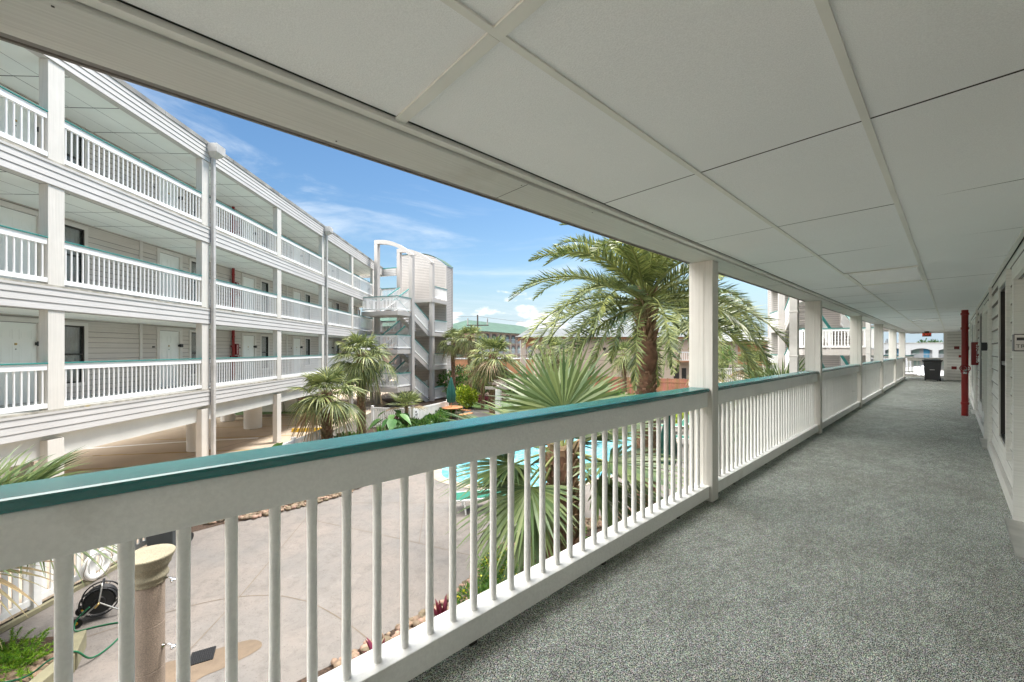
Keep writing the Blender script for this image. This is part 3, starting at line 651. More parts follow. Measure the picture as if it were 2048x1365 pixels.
# ================================================================ STAIR TOWERS
MID = [-1.265, 1.485, 4.235]
def stair_tower(label, loc, ang, sg, near=False, wallx=5.25):
    t = thing('stair_tower', label, 'stair tower', loc, ang); Y = lambda y: sg*y
    Wd = 3.14
    for fx in (0, 2.85):
        m = MB(); P = .31
        zr, zl = 8.55, 9.92
        m.box(fx, fx+P, Y(-P/2), Y(P/2), G, zr-.03); m.box(fx+.003, fx+P-.003, Y(Wd-P/2), Y(Wd+P/2), G, zl-.31)
        # curved top: level at the left post, falling ever faster to the right one
        n = 22; vs = []
        for i in range(n+1):
            q = i/n; y_ = Wd + P/2 - q*(Wd+P); z_ = zl - (zl-zr)*q**2.3
            for off in (0, .30): vs += [(fx, Y(y_), z_-off), (fx+P, Y(y_), z_-off)]
        fs = [(0,1,3,2)]
        for i in range(n):
            a, b = 4*i, 4*i+4; fs += [(a,b,b+1,a+1), (a+2,a+3,b+3,b+2), (a,a+2,b+2,b), (a+1,b+1,b+3,a+3)]
        m.add(vs, fs); m.build('arch_frame', M_tower, t)
    # siding tower with barrel roof edge
    m = MB(); bx0, bx1 = wallx, wallx+1.15; n = 18; zr, zl = 8.75, 10.0
    def top(y): 
        a = max(0, min(1, (y+.05)/3.2)); return zl - (zl-zr)*(1-a)**2.3
    ys = [-.05 + 4.9*i/n for i in range(n+1)]
    zb = G
    lap = .14
    k = 0
    while zb + k*lap < 10.0:
        za, zc = zb+k*lap, zb+(k+1)*lap; k += 1
        for i in range(n):
            ya, yb = ys[i], ys[i+1]; ta, tb_ = top(ya), top(yb)
            if za >= min(ta, tb_)-.001 and za >= max(ta,tb_)-.001: continue
            z1, z2 = min(zc-.022, ta), min(zc-.022, tb_)
            if z1 <= za and z2 <= za: continue
            m.add([(bx0-.016, Y(ya), min(za,ta)), (bx0-.016, Y(yb), min(za,tb_)), (bx0, Y(yb), z2), (bx0, Y(ya), z1)], [(0,1,2,3)])
            if zc < min(ta, tb_): m.add([(bx0-.003, Y(ya), zc-.022), (bx0-.003, Y(yb), zc-.022), (bx0-.003, Y(yb), zc), (bx0-.003, Y(ya), zc)], [(0,1,2,3)], 1)  # painted shadow line under the next lap
        if za < zr: m.add([(bx0, Y(-.066), za), (bx1, Y(-.066), za), (bx1, Y(-.05), min(zc-.022,zr)), (bx0, Y(-.05), min(zc-.022,zr))], [(0,1,2,3)]); m.add([(bx0, Y(-.052), min(zc-.022,zr)), (bx1, Y(-.052), min(zc-.022,zr)), (bx1, Y(-.052), min(zc,zr)), (bx0, Y(-.052), min(zc,zr))], [(0,1,2,3)], 1)
    m.box(bx0+.01, bx1, Y(-.045), Y(4.85), G, zr-.06); m.build('tower_siding', [M_towsid, M_lapshade], t)
    m = MB(); vs = []
    for y in ys: vs += [(bx0-.05, Y(y-.06), top(y)+.005), (bx1+.05, Y(y-.06), top(y)+.005), (bx0-.05, Y(y-.06), top(y)+.05), (bx1+.05, Y(y-.06), top(y)+.05)]
    fs = []
    for i in range(n): a=4*i; b=a+4; fs += [(a,b,b+1,a+1),(a+2,a+3,b+3,b+2),(a,a+2,b+2,b),(a+1,b+1,b+3,a+3)]
    m.add(vs, fs); m.add(vs[:4], [(0,1,3,2)]); m.build('tower_roof', M_groof, t)
    m = MB(); m.box(bx0-.03, bx0+.10, Y(-.10), Y(.03), G, zr); m.box(bx1-.1, bx1+.02, Y(-.09), Y(.0), G, zr); m.build('corner_trim', M_tower, t)
    for fz in FZ + [G]:
        if fz > G:
            m = MB(); m.box(2.72, bx0-.02, Y(-.22), Y(6.3), fz-.28, fz); m.build('landing', M_tower, t)
            m = MB(); rail_mesh(m, (3.2, Y(-.15), fz), (bx0-.06, Y(-.15), fz), 1.05, .12, .09, .08, .05, .125, .017); m.build('landing_railing', [M_whiteL, M_capL], t)
            m = MB(); rail_mesh(m, (2.80, Y(3.35), fz), (2.80, Y(6.2), fz), 1.05, .12, .09, .08, .05, .14, .017); m.build('landing_railing', [M_whiteL, M_capL], t)
        else:
            m = MB(); rail_mesh(m, (3.2, Y(-.15), .11-2.75), (bx0-.06, Y(-.15), .11-2.75), 1.05, .12, .09, .08, .05, .125, .017); m.build('landing_railing', [M_whiteL, M_capL], t)
    for mi, mz in enumerate(MID):
        m = MB(); m.box(-1.65, .0, Y(-.05), Y(3.1), mz-.30, mz); m.box(0, .31, Y(.17), Y(2.9), mz-.30, mz); m.build('landing', M_tower, t)
        m = MB()
        for a, b in (((-1.60, Y(-.02)), (-1.60, Y(3.06))), ((-1.57, Y(-.02)), (-.02, Y(-.02))), ((-1.57, Y(3.06)), (-.02, Y(3.06)))):
            rail_mesh(m, (*a, mz), (*b, mz), 1.06, .12, .09, .09, .05, .125, .018)
        m.build('landing_railing', [M_whiteL, M_capL], t)
        zlow = FZ[mi-1] if mi else G+.06
        for (ya, yb, za, zc) in ((.16, 1.36, mz, zlow), (1.72, 2.92, mz, FZ[mi])):
            f = MB(); x0_, x1_ = .31, 2.75
            for y in (ya, yb):
                f.bar((x0_, Y(y), za-.32), (x1_, Y(y), zc-.32), .06, .34)
            nst = 8
            for i in range(nst):
                fx_ = x0_ + (x1_-x0_)*(i+.5)/nst; fz_ = za + (zc-za)*(i+.5)/nst
                f.box(fx_-.16, fx_+.16, Y(ya+.031), Y(yb-.031), fz_-.03, fz_+.02)
            f.build('stair_flight', M_tower, t)
            f = MB()
            for y in (ya, yb): rail_mesh(f, (x0_, Y(y), za), (x1_, Y(y), zc), 1.06, .13, .09, .10, .05, .135, .017)
            f.build('stair_railing', [M_whiteL, M_capL], t)
    return t
# roof beam joining the tower to the wing is part of the tower on the left
tl = stair_tower('open stair tower with curved arches at the end of the left building', (-7.55, 29.9, 0), rad(90-20), 1)
m = MB(); m.box(2.95, 3.15, 3.4, 7.2, 7.75, 8.35); lap_rows(m, 3.4, 7.2, 7.75, 8.33, lambda a, o, z: (2.949-o, a, z), .14, .014); m.build('tie_beam', [M_band, M_lapshade], tl)
m = MB(); m.box(2.93, 3.17, 3.3, 7.2, 8.351, 8.42); m.build('tie_beam_cap', M_capL, tl)
tr2 = stair_tower('white stair tower beyond the palms, seen between the gallery posts', (15.55, 22.1, 0), rad(90-22), -1)

# ================================================================ GROUND, DECK, POOL
def flat(name, poly, z, m, extra=None):
    mb = MB(); mb.add([(x,y,z) for x,y in poly], [tuple(range(len(poly)))])
    if extra: extra(mb)
    return struct(mb.build(name, [m, M_joint] if extra else m))
def strip(mb, pts, wd, z, m=0, closed=False):
    pts = [Vector((p[0],p[1],0)) for p in pts]; vs = []
    for i, p in enumerate(pts):
        a = pts[i-1] if i or closed else p; b = pts[(i+1) % len(pts)] if i < len(pts)-1 or closed else p
        t = (b-a).normalized(); n = Vector((-t.y, t.x, 0))*wd/2; vs += [(p+n).to_tuple()[:2]+(z,), (p-n).to_tuple()[:2]+(z,)]
    k = len(pts); mb.add(vs, [(2*i, 2*i+1, (2*i+3)%(2*k), (2*i+2)%(2*k)) for i in range(k if closed else k-1)], m)
def smoothpoly(pts, n=6, closed=True):
    out_ = []; k = len(pts)
    for i in range(k if closed else k-1):
        p0, p1, p2, p3 = (Vector(pts[(i+j) % k] if closed else pts[max(0, min(k-1, i+j))]) for j in (-1,0,1,2))
        for q in range(n):
            t = q/n; v = .5*((2*p1)+(p2-p0)*t+(2*p0-5*p1+4*p2-p3)*t*t+(3*p1-p0-3*p2+p3)*t**3); out_.append((v.x, v.y))
    if not closed: out_.append(tuple(pts[-1]))
    return out_
struct(MB().add([(-900,-500,G-.03),(900,-500,G-.03),(900,1600,G-.03),(-900,1600,G-.03)], [(0,1,2,3)]).build('ground', M_ground))
lot = [(-60,-30),(-7.75,-30),(-7.75,16),(-9.2,17.5),(-9.5,31),(-9,60),(-60,60)]
flat('parking_lot', lot, G-.012, M_lot)
ym = MB()
for y in (14.2, 17.0, 19.8, 22.6, 25.4): strip(ym, [(-9.3,y),(-16.5,y-1.2)], .09, G-.008)
strip(ym, [(-22,15.2),(-15.2,18.1),(-12,19.0)], .22, G-.0075, 1)
strip(ym, [(-24,12.0),(-13,14.4),(-9.4,15.1)], .09, G-.0079)
struct(ym.build('parking_line', [M_yline, M_whiteL]))
jt = MB()
for a, b in (((-30,13),(-8,17.5)),((-30,17.5),(-12,24.5)),((-24,8),(-13,30)),((-14,8),(-10,30))): strip(jt, [a,b], .025, G-.0085)
struct(jt.build('parking_joint', M_joint))
# lawn islands beyond the parking
flat('lawn', [(-34,20),(-26,22.5),(-21,24.5),(-16.2,25.0),(-13.2,25.6),(-11.6,27.5),(-13.0,31),(-17.5,31.8),(-21,29.4),(-40,24)], G+.02, M_grass)
kb = MB(); kpts = [(-34,20),(-26,22.5),(-21,24.5),(-16.2,25.0),(-13.2,25.6),(-11.6,27.5)]
for a, b in zip(kpts[:-1], kpts[1:]): kb.bar((*a,G-.02), (*b,G-.02), .16, .13)
struct(kb.build('kerb', M_cope))
deck = [(-7.6,-3),(8,-3),(26,18),(22,26.5),(9,26.5),(2,25.2),(-3,27.3),(-4.6,25.2),(-4.2,21.5),(-3.9,18.3),(-4.1,15.2),(-4.6,12.6),(-4.97,11.44),(-5.5,10.8),(-6.25,9.97),(-6.9,9.6),(-7.45,9.4),(-7.5,7.6),(-7.46,5.8)]
def joints(mb):
    z = G+.004
    arc = [(-7.2,4.4),(-6.4,5.55),(-5.57,6.27),(-5.0,6.62),(-4.5,6.77),(-4.0,6.79),(-3.6,6.70),(-3.21,6.55),(-2.6,6.17),(-1.97,5.68),(-1.2,4.9)]
    strip(mb, smoothpoly(arc, 4, False), .016, z, 1); strip(mb, [(-4.58,6.77),(-4.95,9.1),(-5.2,10.6)], .014, z, 1)
    strip(mb, [(-4.75,9.75),(-3.03,9.97-.9),(-1.36,8.35),(-.8,8.1)], .016, z, 1)
    strip(mb, [(-4.6,10.9),(-2.6,10.9),(-1.0,10.9)], .014, z, 1); strip(mb, [(-2.0,8.65),(-2.35,10.9)], .014, z, 1); strip(mb, [(-4.58,6.77),(-4.2,3)], .014, z, 1)
    strip(mb, [(-7.4,7.3),(-6.2,6.4),(-5.57,6.27)], .014, z, 1)
    strip(mb, [(1.2,11.5),(2.5,6)], .014, z, 1); strip(mb, [(7,14.5),(12,12)], .014, z, 1); strip(mb, [(8,18),(14,17)], .014, z, 1)
flat('pool_deck', deck, G, M_deck, joints)
pool = smoothpoly([(-2.6,14.0),(-2.35,13.0),(-1.5,12.3),(-.2,12.0),(1.2,12.05),(2.6,12.7),(4.3,13.9),(6.1,15.9),(7.4,18.2),(7.2,20.4),(5.6,21.6),(3.0,21.3),(.8,19.9),(-.8,18.6),(-1.9,16.9),(-2.5,15.4)], 5)
mb = MB(); strip(mb, pool, .34, G+.012, 0, True); 
struct(mb.build('pool_coping', M_cope))
mb = MB(); mb.add([(x,y,G+.006) for x,y in pool], [tuple(range(len(pool)))]); struct(mb.build('pool_water', M_water))
wp = MB(); Lr = random.Random(2)
# wet stain by the shower, grate
st = smoothpoly([(-4.95,4.7),(-4.7,5.25),(-4.3,5.45),(-3.75,5.75),(-3.5,5.6),(-3.75,5.25),(-3.95,5.05),(-4.0,4.6)], 5)
M_stainm = mat('sand_stain', (.17,.125,.085), .85, .15, 5, bump=.3, bscale=40)
mb = MB(); mb.add([(x,y,G+.0045) for x,y in st], [tuple(range(len(st)))]); struct(mb.build('sandy_stain', M_stainm))
dg_ = MB(); q = .135
dg_.box(-q,q,-q,q,.006,.010)
for i in range(-5,6): dg_.box(i*.024-.005, i*.024+.005, -q, q, .0101, .018)
for i in range(-5,6): dg_.box(-q, q, i*.024-.004, i*.024+.004, .0181, .020)
o = dg_.build('drain_grate', M_black); o.location = (-4.19,5.44,G); o.rotation_euler = (0,0,.5); tag(o, 'black square drain grate in the concrete by the shower column', 'drain grate')
# planting beds
B1 = smoothpoly([(-7.62,9.35),(-6.9,9.55),(-6.25,9.97),(-5.5,10.8),(-4.97,11.44),(-4.6,12.6),(-4.1,15.2),(-3.9,18.3),(-4.2,21.5),(-4.6,25.2),(-4.8,26),(-5.3,22),(-5.6,21.2),(-7.5,21.5),(-7.5,15)], 3)
flat('planting_bed', B1, G+.006, M_mulch)
B2 = [(-2.3,5.35),(-1.91,5.81),(-1.26,6.45),(-.9,6.96),(-.45,7.9),(-.1,8.7),(.8,9.6),(2.2,10.0),(3.6,10.9),(5.2,11.6),(6.5,11.2),(9,14),(12,17),(14,15),(6,6.5),(1,2.4),(-1.5,2.3),(-3,4.4)]
flat('planting_bed', smoothpoly(B2, 3), G+.006, M_mulch)
B3 = [(-8.0,3.0),(-5.6,3.0),(-5.66,4.4),(-5.82,5.12),(-6.15,5.55),(-6.6,5.8),(-7.1,5.75),(-7.4,5.5)]
flat('planting_bed', B3, G+.016, M_mulch)
B4 = smoothpoly([(-4.4,27.2),(-3,28.3),(2,26.2),(9,27.5),(22,27.5),(30,24),(34,30),(12,33),(-6,43),(-12,38),(-9.4,31)], 4)
flat('garden_bed', B4, G+.004, M_mulch)
flat('lawn', smoothpoly([(-2.6,28.6),(1,27.3),(4,28.5),(3,31),(-1,32.5),(-4,31.5)], 4), G+.012, M_grass)
cb_ = MB(); pts = [(-5.5,3.0),(-5.55,4.4),(-5.71,5.17),(-6.02,5.58)]
for a, b in zip(pts[:-1], pts[1:]): cb_.bar((*a,G), (*b,G), .16, .24)
struct(cb_.build('planter_kerb', M_curb, bevel=.01))
cb_ = MB(); cb_.bar((-7.5,3,G),(-7.53,9.3,G),.07,.07); struct(cb_.build('garden_edging', M_curb))
def ico():
    bm = bmesh.new(); bmesh.ops.create_icosphere(bm, subdivisions=1, radius=1); v = [tuple(x.co) for x in bm.verts]; f = [tuple(y.index for y in x.verts) for x in bm.faces]; bm.free(); return v, f
IV, IF = ico()
def rocks(line, wd, n, z, size=(.03,.075), seed=1):
    r_ = random.Random(seed); mb = MB(); L = [(Vector(a), Vector(b)) for a, b in zip(line[:-1], line[1:])]; tot = sum((b-a).length for a, b in L)
    for i in range(n):
        t = r_.random()*tot
        for a, b in L:
            l = (b-a).length
            if t <= l: break
            t -= l
        dr = (b-a).normalized(); p = a + dr*t + Vector((-dr.y, dr.x))*(r_.random()-.5)*wd
        s_ = r_.uniform(*size); M_ = Matrix.Rotation(r_.uniform(0,6.3), 3, 'Z') @ Matrix.Diagonal((s_*r_.uniform(.9,1.4), s_, s_*r_.uniform(.5,.8)))
        jit = [Vector(v)*r_.uniform(.88,1.1) for v in IV]
        zz_ = z + s_*.35 + r_.uniform(0, .03)
        mb.add([M_ @ v + Vector((p.x, p.y, zz_)) for v in jit], IF, 0, True)
    return struct(mb.build('river_rock', M_rock), 'stuff')
rocks([(-7.4,9.75),(-6.7,9.95),(-6.1,10.4),(-5.35,11.15),(-4.85,11.9),(-4.4,13.2),(-3.95,15.4)], .55, 900, G, seed=4)
rocks([(-2.2,5.15),(-1.7,5.65),(-1.05,6.3),(-.68,6.9),(-.25,7.9),(.1,8.55),(1.0,9.3),(2.3,9.7),(3.8,10.5)], .48, 900, G, (.03,.07), 5)
rocks([(-6.45,3.6),(-6.6,5.35)], 1.15, 1500, G+.0, (.035,.075), 6)
# ================================================================ FENCES
def picket_run(name, label, a, b, h=1.07, posts=2.4, m=M_whiteL, z=G):
    a = Vector((*a, z)); b = Vector((*b, z)); L = (b-a).length; d_ = (b-a)/L; ang = math.atan2(d_.y, d_.x)
    t = thing(name, label, 'fence', a, ang)
    n = max(1, round(L/posts))
    for i in range(n+1):
        p = MB(); x = L*i/n; p.box(x-.055, x+.055, -.055, .055, 0, h+.06); p.box(x-.07, x+.07, -.07, .07, h+.061, h+.08); p.build('fence_post', m, t)
    for i in range(n):
        x0, x1 = L*i/n+.056, L*(i+1)/n-.056; p = MB()
        p.box(x0, x1, -.02, .02, h-.10, h); p.box(x0, x1, -.02, .02, .08, .18); k_ = int((x1-x0)/.125)
        for j in range(k_): c_ = x0+(j+.5)*(x1-x0)/k_; p.box(c_-.036, c_+.036, -.014, .014, .181, h-.101)
        p.build('picket_panel', m, t)
    return t
picket_run('picket_fence', 'white picket fence running along the left building beside the pool deck', (-7.72,1.0), (-7.66,9.2))
picket_run('picket_fence', 'white picket fence beside the parking lot behind the sabal palm', (-7.66,9.32), (-7.4,16.0))
picket_run('picket_fence', 'white picket fence behind the elephant ear plants by the stair tower', (-7.5,21.6), (-5.4,21.1))
fs_ = picket_run('picket_fence', 'white picket fence with small sign in front of the stair tower', (-5.2,21.1), (-3.9,24.3))
picket_run('picket_fence', 'grey white picket gate run seen under the stair tower landings', (-12.4,34.0), (-7.2,34.0), 1.5)
sg_ = MB(); sg_.box(.12, .42, -.03, -.022, .62, .98); sgo = sg_.build('fence_sign', M_wtxt, None); sgo.parent = fs_
s2 = MB(); s2.box(.18,.28,-.033,-.0305,.82,.92); s2.box(.17,.38,-.033,-.0305,.72,.76); s2.box(.17,.36,-.033,-.0305,.67,.70); s2.build('sign_marks', M_bronze, sgo)
def board_fence(name, label, a, b, h=1.8, m=M_wood):
    a = Vector((*a, G)); b = Vector((*b, G)); L = (b-a).length; ang = math.atan2((b-a).y, (b-a).x); t = thing(name, label, 'fence', a, ang)
    p = MB(); n = int(L/.15); r_ = random.Random(int(L*10))
    for i in range(n):
        x = L*i/n; y_ = .012 if i % 2 else 0; p.box(x+.004, x+L/n-.004, y_-.01, y_+.01, .03, h+r_.uniform(-.02,.02))
    p.build('board_panel', mat('cedar_boards', (.36,.155,.075), .8, .22, 1.2, streak=(9,9,.6), island=.22), t)
    for i in range(int(L/2.4)+1):
        p = MB(); p.box(i*2.4-.05, i*2.4+.05, .03, .13, 0, h-.05); p.build('fence_post', m, t)
    p = MB(); p.box(0, L, -.03, -.012, h-.35, h-.26); p.box(0, L, -.03, -.012, .3, .39); p.build('fence_rail', m, t)
board_fence('wooden_fence', 'orange brown board fence behind the garden between tower and pink hotel', (-10.0,43.0), (3.5,38.5))
board_fence('wooden_fence', 'orange brown board fence in front of the beige building', (3.6,38.5), (17.5,30.5))
board_fence('wooden_fence', 'orange brown board fence beyond the parking lot under the left building', (-34,20.5), (-16.5,33.5))
# white stucco enclosure, wheel stop, parking drains
t = thing('stucco_enclosure', 'low white stucco enclosure on the lawn beyond the parking lot', 'enclosure', (-15.2,27.0,G))
m = MB(); m.box(-1.6,-.15,-.1,.1,0,1.15); m.box(-1.6,-1.4,.1,1.6,0,1.15); m.build('wall', M_stucco, t, bevel=.02); m = MB(); m.box(-.1,.75,.0,.2,0,1.5); m.build('gate', M_stucco, t, bevel=.02)
m = MB(); m.add([(-.16,-.9,0),(.16,-.9,0),(.16,.9,0),(-.16,.9,0),(-.08,-.9,.16),(.08,-.9,.16),(.08,.9,.16),(-.08,.9,.16)], [(0,3,2,1),(4,5,6,7),(0,1,5,4),(1,2,6,5),(2,3,7,6),(3,0,4,7)])
o = m.build('wheel_stop', M_yel, bevel=.02); o.location = (-10.3,20.6,G-.01); o.rotation_euler = (0,0,rad(100)); tag(o, 'yellow concrete wheel stop in the parking lot beside the picket fence', 'wheel stop')
for (x, y, lab) in ((-18.2,22.6,'dark rectangular drain grate in the parking lot near the far lawn'),):
    m = MB(); m.box(-.5,.5,-.3,.3,0,.008); 
    for i in range(9): m.box(-.47+i*.11,-.42+i*.11,-.27,.27,.0081,.014)
    o = m.build('parking_drain', M_bronze); o.location = (x,y,G-.010); tag(o, lab, 'drain grate')
# ================================================================ SHOWER COLUMN, HOSE REEL, LIFE RING, BIN
t = thing('outdoor_shower', 'pink cast stone shower column with moulded capital standing on the pool deck', 'outdoor shower', (-3.66,4.05,G))
H = 2.10
m = MB(); m.lathe([(.17,0),(.17,.10),(.15,.14),(.126,.2)], 36)
for za, zb in ((.2,.953),(.960,1.403),(1.410,H-.30)): m.lathe([(.122,za-.004),(.126,za+.002)], 36); m.lathe([(.126,za+.002),(.126,zb-.002)], 36); m.lathe([(.126,zb-.002),(.122,zb+.004)], 36)
m.lathe([(.1215,.1),(.1215,H-.29)], 36); m.build('shaft', M_cast, t)
m = MB(); m.lathe([(.126,H-.30),(.136,H-.295),(.142,H-.28),(.136,H-.262),(.139,H-.25),(.158,H-.232),(.158,H-.21),(.146,H-.19),(.150,H-.16),(.166,H-.125),(.178,H-.11),(.178,H-.09),(.205,H-.03),(.212,H-.01),(.204,H),(.0,H-.004)], 44); m.build('capital', M_caststop, t)
for z in (1.83, 1.155):
    m = MB(); m.tube([(.10,.02,z),(.15,.02,z+.012),(.19,.02,z+.02),(.22,.02,z+.0)], .009, 10); m.tube([(.118,.02,z+.005),(.132,.02,z+.008)], .02, 12); m.tube([(.215,.02,z+.003),(.226,.02,z-.008),(.238,.02,z-.022)], [.013,.026,.024], 12)
    m.build('shower_head', M_chrome, t)
t = thing('hose_reel', 'black garden hose reel cart with grey tube frame parked on the deck', 'hose reel', (-6.42,6.27,G), rad(38)); t.scale = (.76,.76,.76)
Mx = Matrix.Rotation(rad(90), 3, 'X')
for y in (-.13, .13):
    m = MB(); vs = []; m.torus((0,y,.36), .285, .014, Mx, 32, 8); m.torus((0,y,.36), .08, .02, Mx, 20, 6)
    for a in range(6): m.bar((.07*math.cos(a*1.047), y, .36+.07*math.sin(a*1.047)), (.28*math.cos(a*1.047)+.0001, y, .36+.28*math.sin(a*1.047)), .012, .02)
    m.tube([(0,y-.004,.36),(0,y+.004,.36)], .22, 28); m.build('reel_disc', M_black, t)
m = MB()
for i in range(9):
    for j in range(3): m.torus((0,-.105+i*.026,.36), .17+j*.032, .0145, Mx, 30, 6)
m.build('wound_hose', M_rubber, t)
m = MB(); m.tube([(-.30,-.17,.08),(0,-.17,.36),(.04,-.17,.64),(.04,-.14,.70),(.04,.14,.70),(.04,.17,.64),(0,.17,.36),(-.30,.17,.08)], .014, 10); m.tube([(0,-.17,.36),(.34,-.17,.06)], .014, 8); m.tube([(0,.17,.36),(.34,.17,.06)], .014, 8); m.tube([(-.30,-.24,.085),(-.30,.24,.085)], .014, 8); m.tube([(.34,-.2,.04),(.34,.2,.04)], .014, 8); m.build('cart_frame', M_alu, t)
m = MB(); m.tube([(.04,-.10,.70),(.04,.10,.70)], .02, 10); m.build('grip', M_rubber, t)
for y in (-.24, .24):
    m = MB(); m.torus((-.30,y,.10), .082, .018, Mx, 26, 8); m.tube([(-.30,y-.008,.10),(-.30,y+.008,.10)], .07, 20); wh = m.build('wheel', M_rubber, t)
    m = MB(); m.tube([(-.30,y-.025,.10),(-.30,y+.025,.10)], .025, 14); m.build('hub', M_yel, wh)
m = MB(); m.tube([(0,-.19,.36),(0,-.24,.36),(-.05,-.24,.30)], .02, 8); m.build('connector', M_brass, t)
hs_ = [(-6.36,6.05,.28),(-6.46,5.96,.14),(-6.4,5.9,.02),(-6.2,6.02,.012),(-5.92,6.1,.012),(-5.72,5.92,.012),(-5.62,5.65,.012),(-5.6,5.35,.05),(-5.66,5.2,.25),(-5.8,5.05,.26),(-6.0,4.95,.12),(-6.4,4.85,.09),(-6.9,4.7,.09)]
px_ = smoothpoly([h[:2] for h in hs_], 6, False); pz_ = smoothpoly([(i, h[2]) for i, h in enumerate(hs_)], 6, False)
m = MB(); m.tube([(a[0], a[1], G+max(.012,b[1])) for a, b in zip(px_, pz_)], .011, 8); o = m.build('garden_hose', M_hose); tag(o, 'green garden hose curling over the deck from the hose reel to the planter', 'hose')
t = thing('life_ring', 'white life ring with rope hanging on the picket fence above the hose reel', 'life ring', (-7.50,7.25,G+.27), 0)
Mz = Matrix.Rotation(rad(90), 3, 'Y'); m = MB(); m.torus((0,0,0), .205, .045, Mz, 32, 12); m.build('ring', M_ring, t)
m = MB(); rp = [(.04+.02*math.sin(i*1.3), .235*math.cos(i/24*6.28)*1.05, .235*math.sin(i/24*6.28)*1.05) for i in range(25)]; m.tube(rp, .007, 5); m.tube([(.03,.02,.22),(.06,.05,.05),(.07,-.02,-.15)], .006, 5); m.build('rope', M_pergw, t)
m = MB(); m.box(-.12,-.06,-.05,.05,-.27,.7); m.build('ring_post', M_whiteL, t)
t = thing('trash_can', 'grey wheeled trash can standing against the white picket fence', 'trash can', (-7.22,8.45,G), rad(95))
bin_parts(t, mat('grey_plastic', (.07,.08,.085), .5, .1, 4), .98)
# ================================================================ POOL FURNITURE
def picnic(loc, rz, label):
    t = thing('picnic_table', label, 'picnic table', loc, rz)
    oc = [(.72*math.cos(rad(22.5+45*i)), .72*math.sin(rad(22.5+45*i))) for i in range(8)]
    m = MB(); m.prism(oc, .72, .76); m.build('table_top', M_tablew, t, bevel=.006)
    for i in range(4):
        a = rad(45+90*i); u = Vector((math.cos(a), math.sin(a))); v = Vector((-u.y, u.x)); 
        m = MB(); m.bar((*(u*1.15-v*.5), .42), (*(u*1.15+v*.5), .42), .28, .04); m.build('bench_seat', M_tablew, t)
        m = MB(); m.bar((*(u*.10), .64), (*(u*.55), .64), .05, .078); m.bar((*(u*.3),.32),(*(u*1.25),.32),.05,.098); m.bar((*(u*.45), 0), (*(u*.451+v*.05), 0), .4, .64) if False else m.tube([(*(u*.62),0),(*(u*.38),.66)], .035, 6); m.tube([(*(u*1.15),0),(*(u*1.12),.40)], .03, 6); m.build('leg', M_pergw, t)
    return t
def closed_umbrella(loc, label, h=2.6, r=.16, pole=M_pergw):
    t = thing('patio_umbrella', label, 'umbrella', loc)
    m = MB(); m.tube([(0,0,0),(0,0,h+.06)], .022, 8); m.build('pole', pole, t)
    m = MB(); n = 32; prof = [(.03,h),(.07,h-.10),(.10,h-.3),(r*.9,h-.75),(r*1.05,h-1.1),(r*.95,h-1.45),(r*.8,h-1.52)]; vs = []
    for ri, z in prof:
        for j in range(n): a = 2*math.pi*j/n; q_ = ri*(1+.22*math.cos(8*a)*min(1,(h-z)/.6)); vs.append((q_*math.cos(a), q_*math.sin(a), z))
    m.add(vs, [(i*n+j, i*n+(j+1)%n, (i+1)*n+(j+1)%n, (i+1)*n+j) for i in range(len(prof)-1) for j in range(n)], 0, True); m.build('canopy', M_canvas, t); return t
picnic((-3.62,23.9,G), .2, 'orange timber octagonal picnic table with benches beside the low hedge')
closed_umbrella((-3.62,23.9,G), 'furled green umbrella standing through the orange picnic table', 2.55, .22, M_tablew)
closed_umbrella((4.35,11.2,G), 'tall furled green umbrella beside the date palm trunk at the pool edge', 2.5, .20)
def lounger(loc, rz, label, back=35):
    t = thing('pool_lounger', label, 'lounger', loc, rz, 'green pool loungers')
    m = MB()
    for y in (-.3, .3):
        m.tube([(-.95,y,.36),(.35,y,.36)], .022, 8); m.tube([(.35,y,.36),(.35+.62*math.cos(rad(back)),y,.36+.62*math.sin(rad(back)))], .022, 8)
    m.build('frame', M_whiteL, t)
    for x in (-.75, .3):
        for y in (-.3, .3): m = MB(); m.tube([(x,y,.35),(x+.04,y,.0)], .022, 8); m.build('leg', M_whiteL, t)
    m = MB(); m.box(-.94,.34,-.28,.28,.365,.38); m.build('seat', M_lounge, t)
    m = MB(); c_, s_ = math.cos(rad(back)), math.sin(rad(back)); m.add([(.36,-.28,.372),(.36+.6*c_,-.28,.372+.6*s_),(.36+.6*c_,.28,.372+.6*s_),(.36,.28,.372),(.355,-.28,.39),(.355+.6*c_,-.28,.39+.6*s_),(.355+.6*c_,.28,.39+.6*s_),(.355,.28,.39)], [(0,3,2,1),(4,5,6,7),(0,1,5,4),(1,2,6,5),(2,3,7,6),(3,0,4,7)]); m.build('backrest', M_lounge, t)
    return t
lounger((8.3,20.2,G), rad(10), 'green pool lounger far across the pool near the garden bed', 50)
lounger((7.6,17.4,G), rad(-20), 'green pool lounger on the right of the pool')
lounger((.62,9.75,G), rad(25), 'green pool lounger behind the near fan palm trunk')
lounger((-.55,10.6,G), rad(15), 'green pool lounger at the near edge of the pool left of the fan palm')
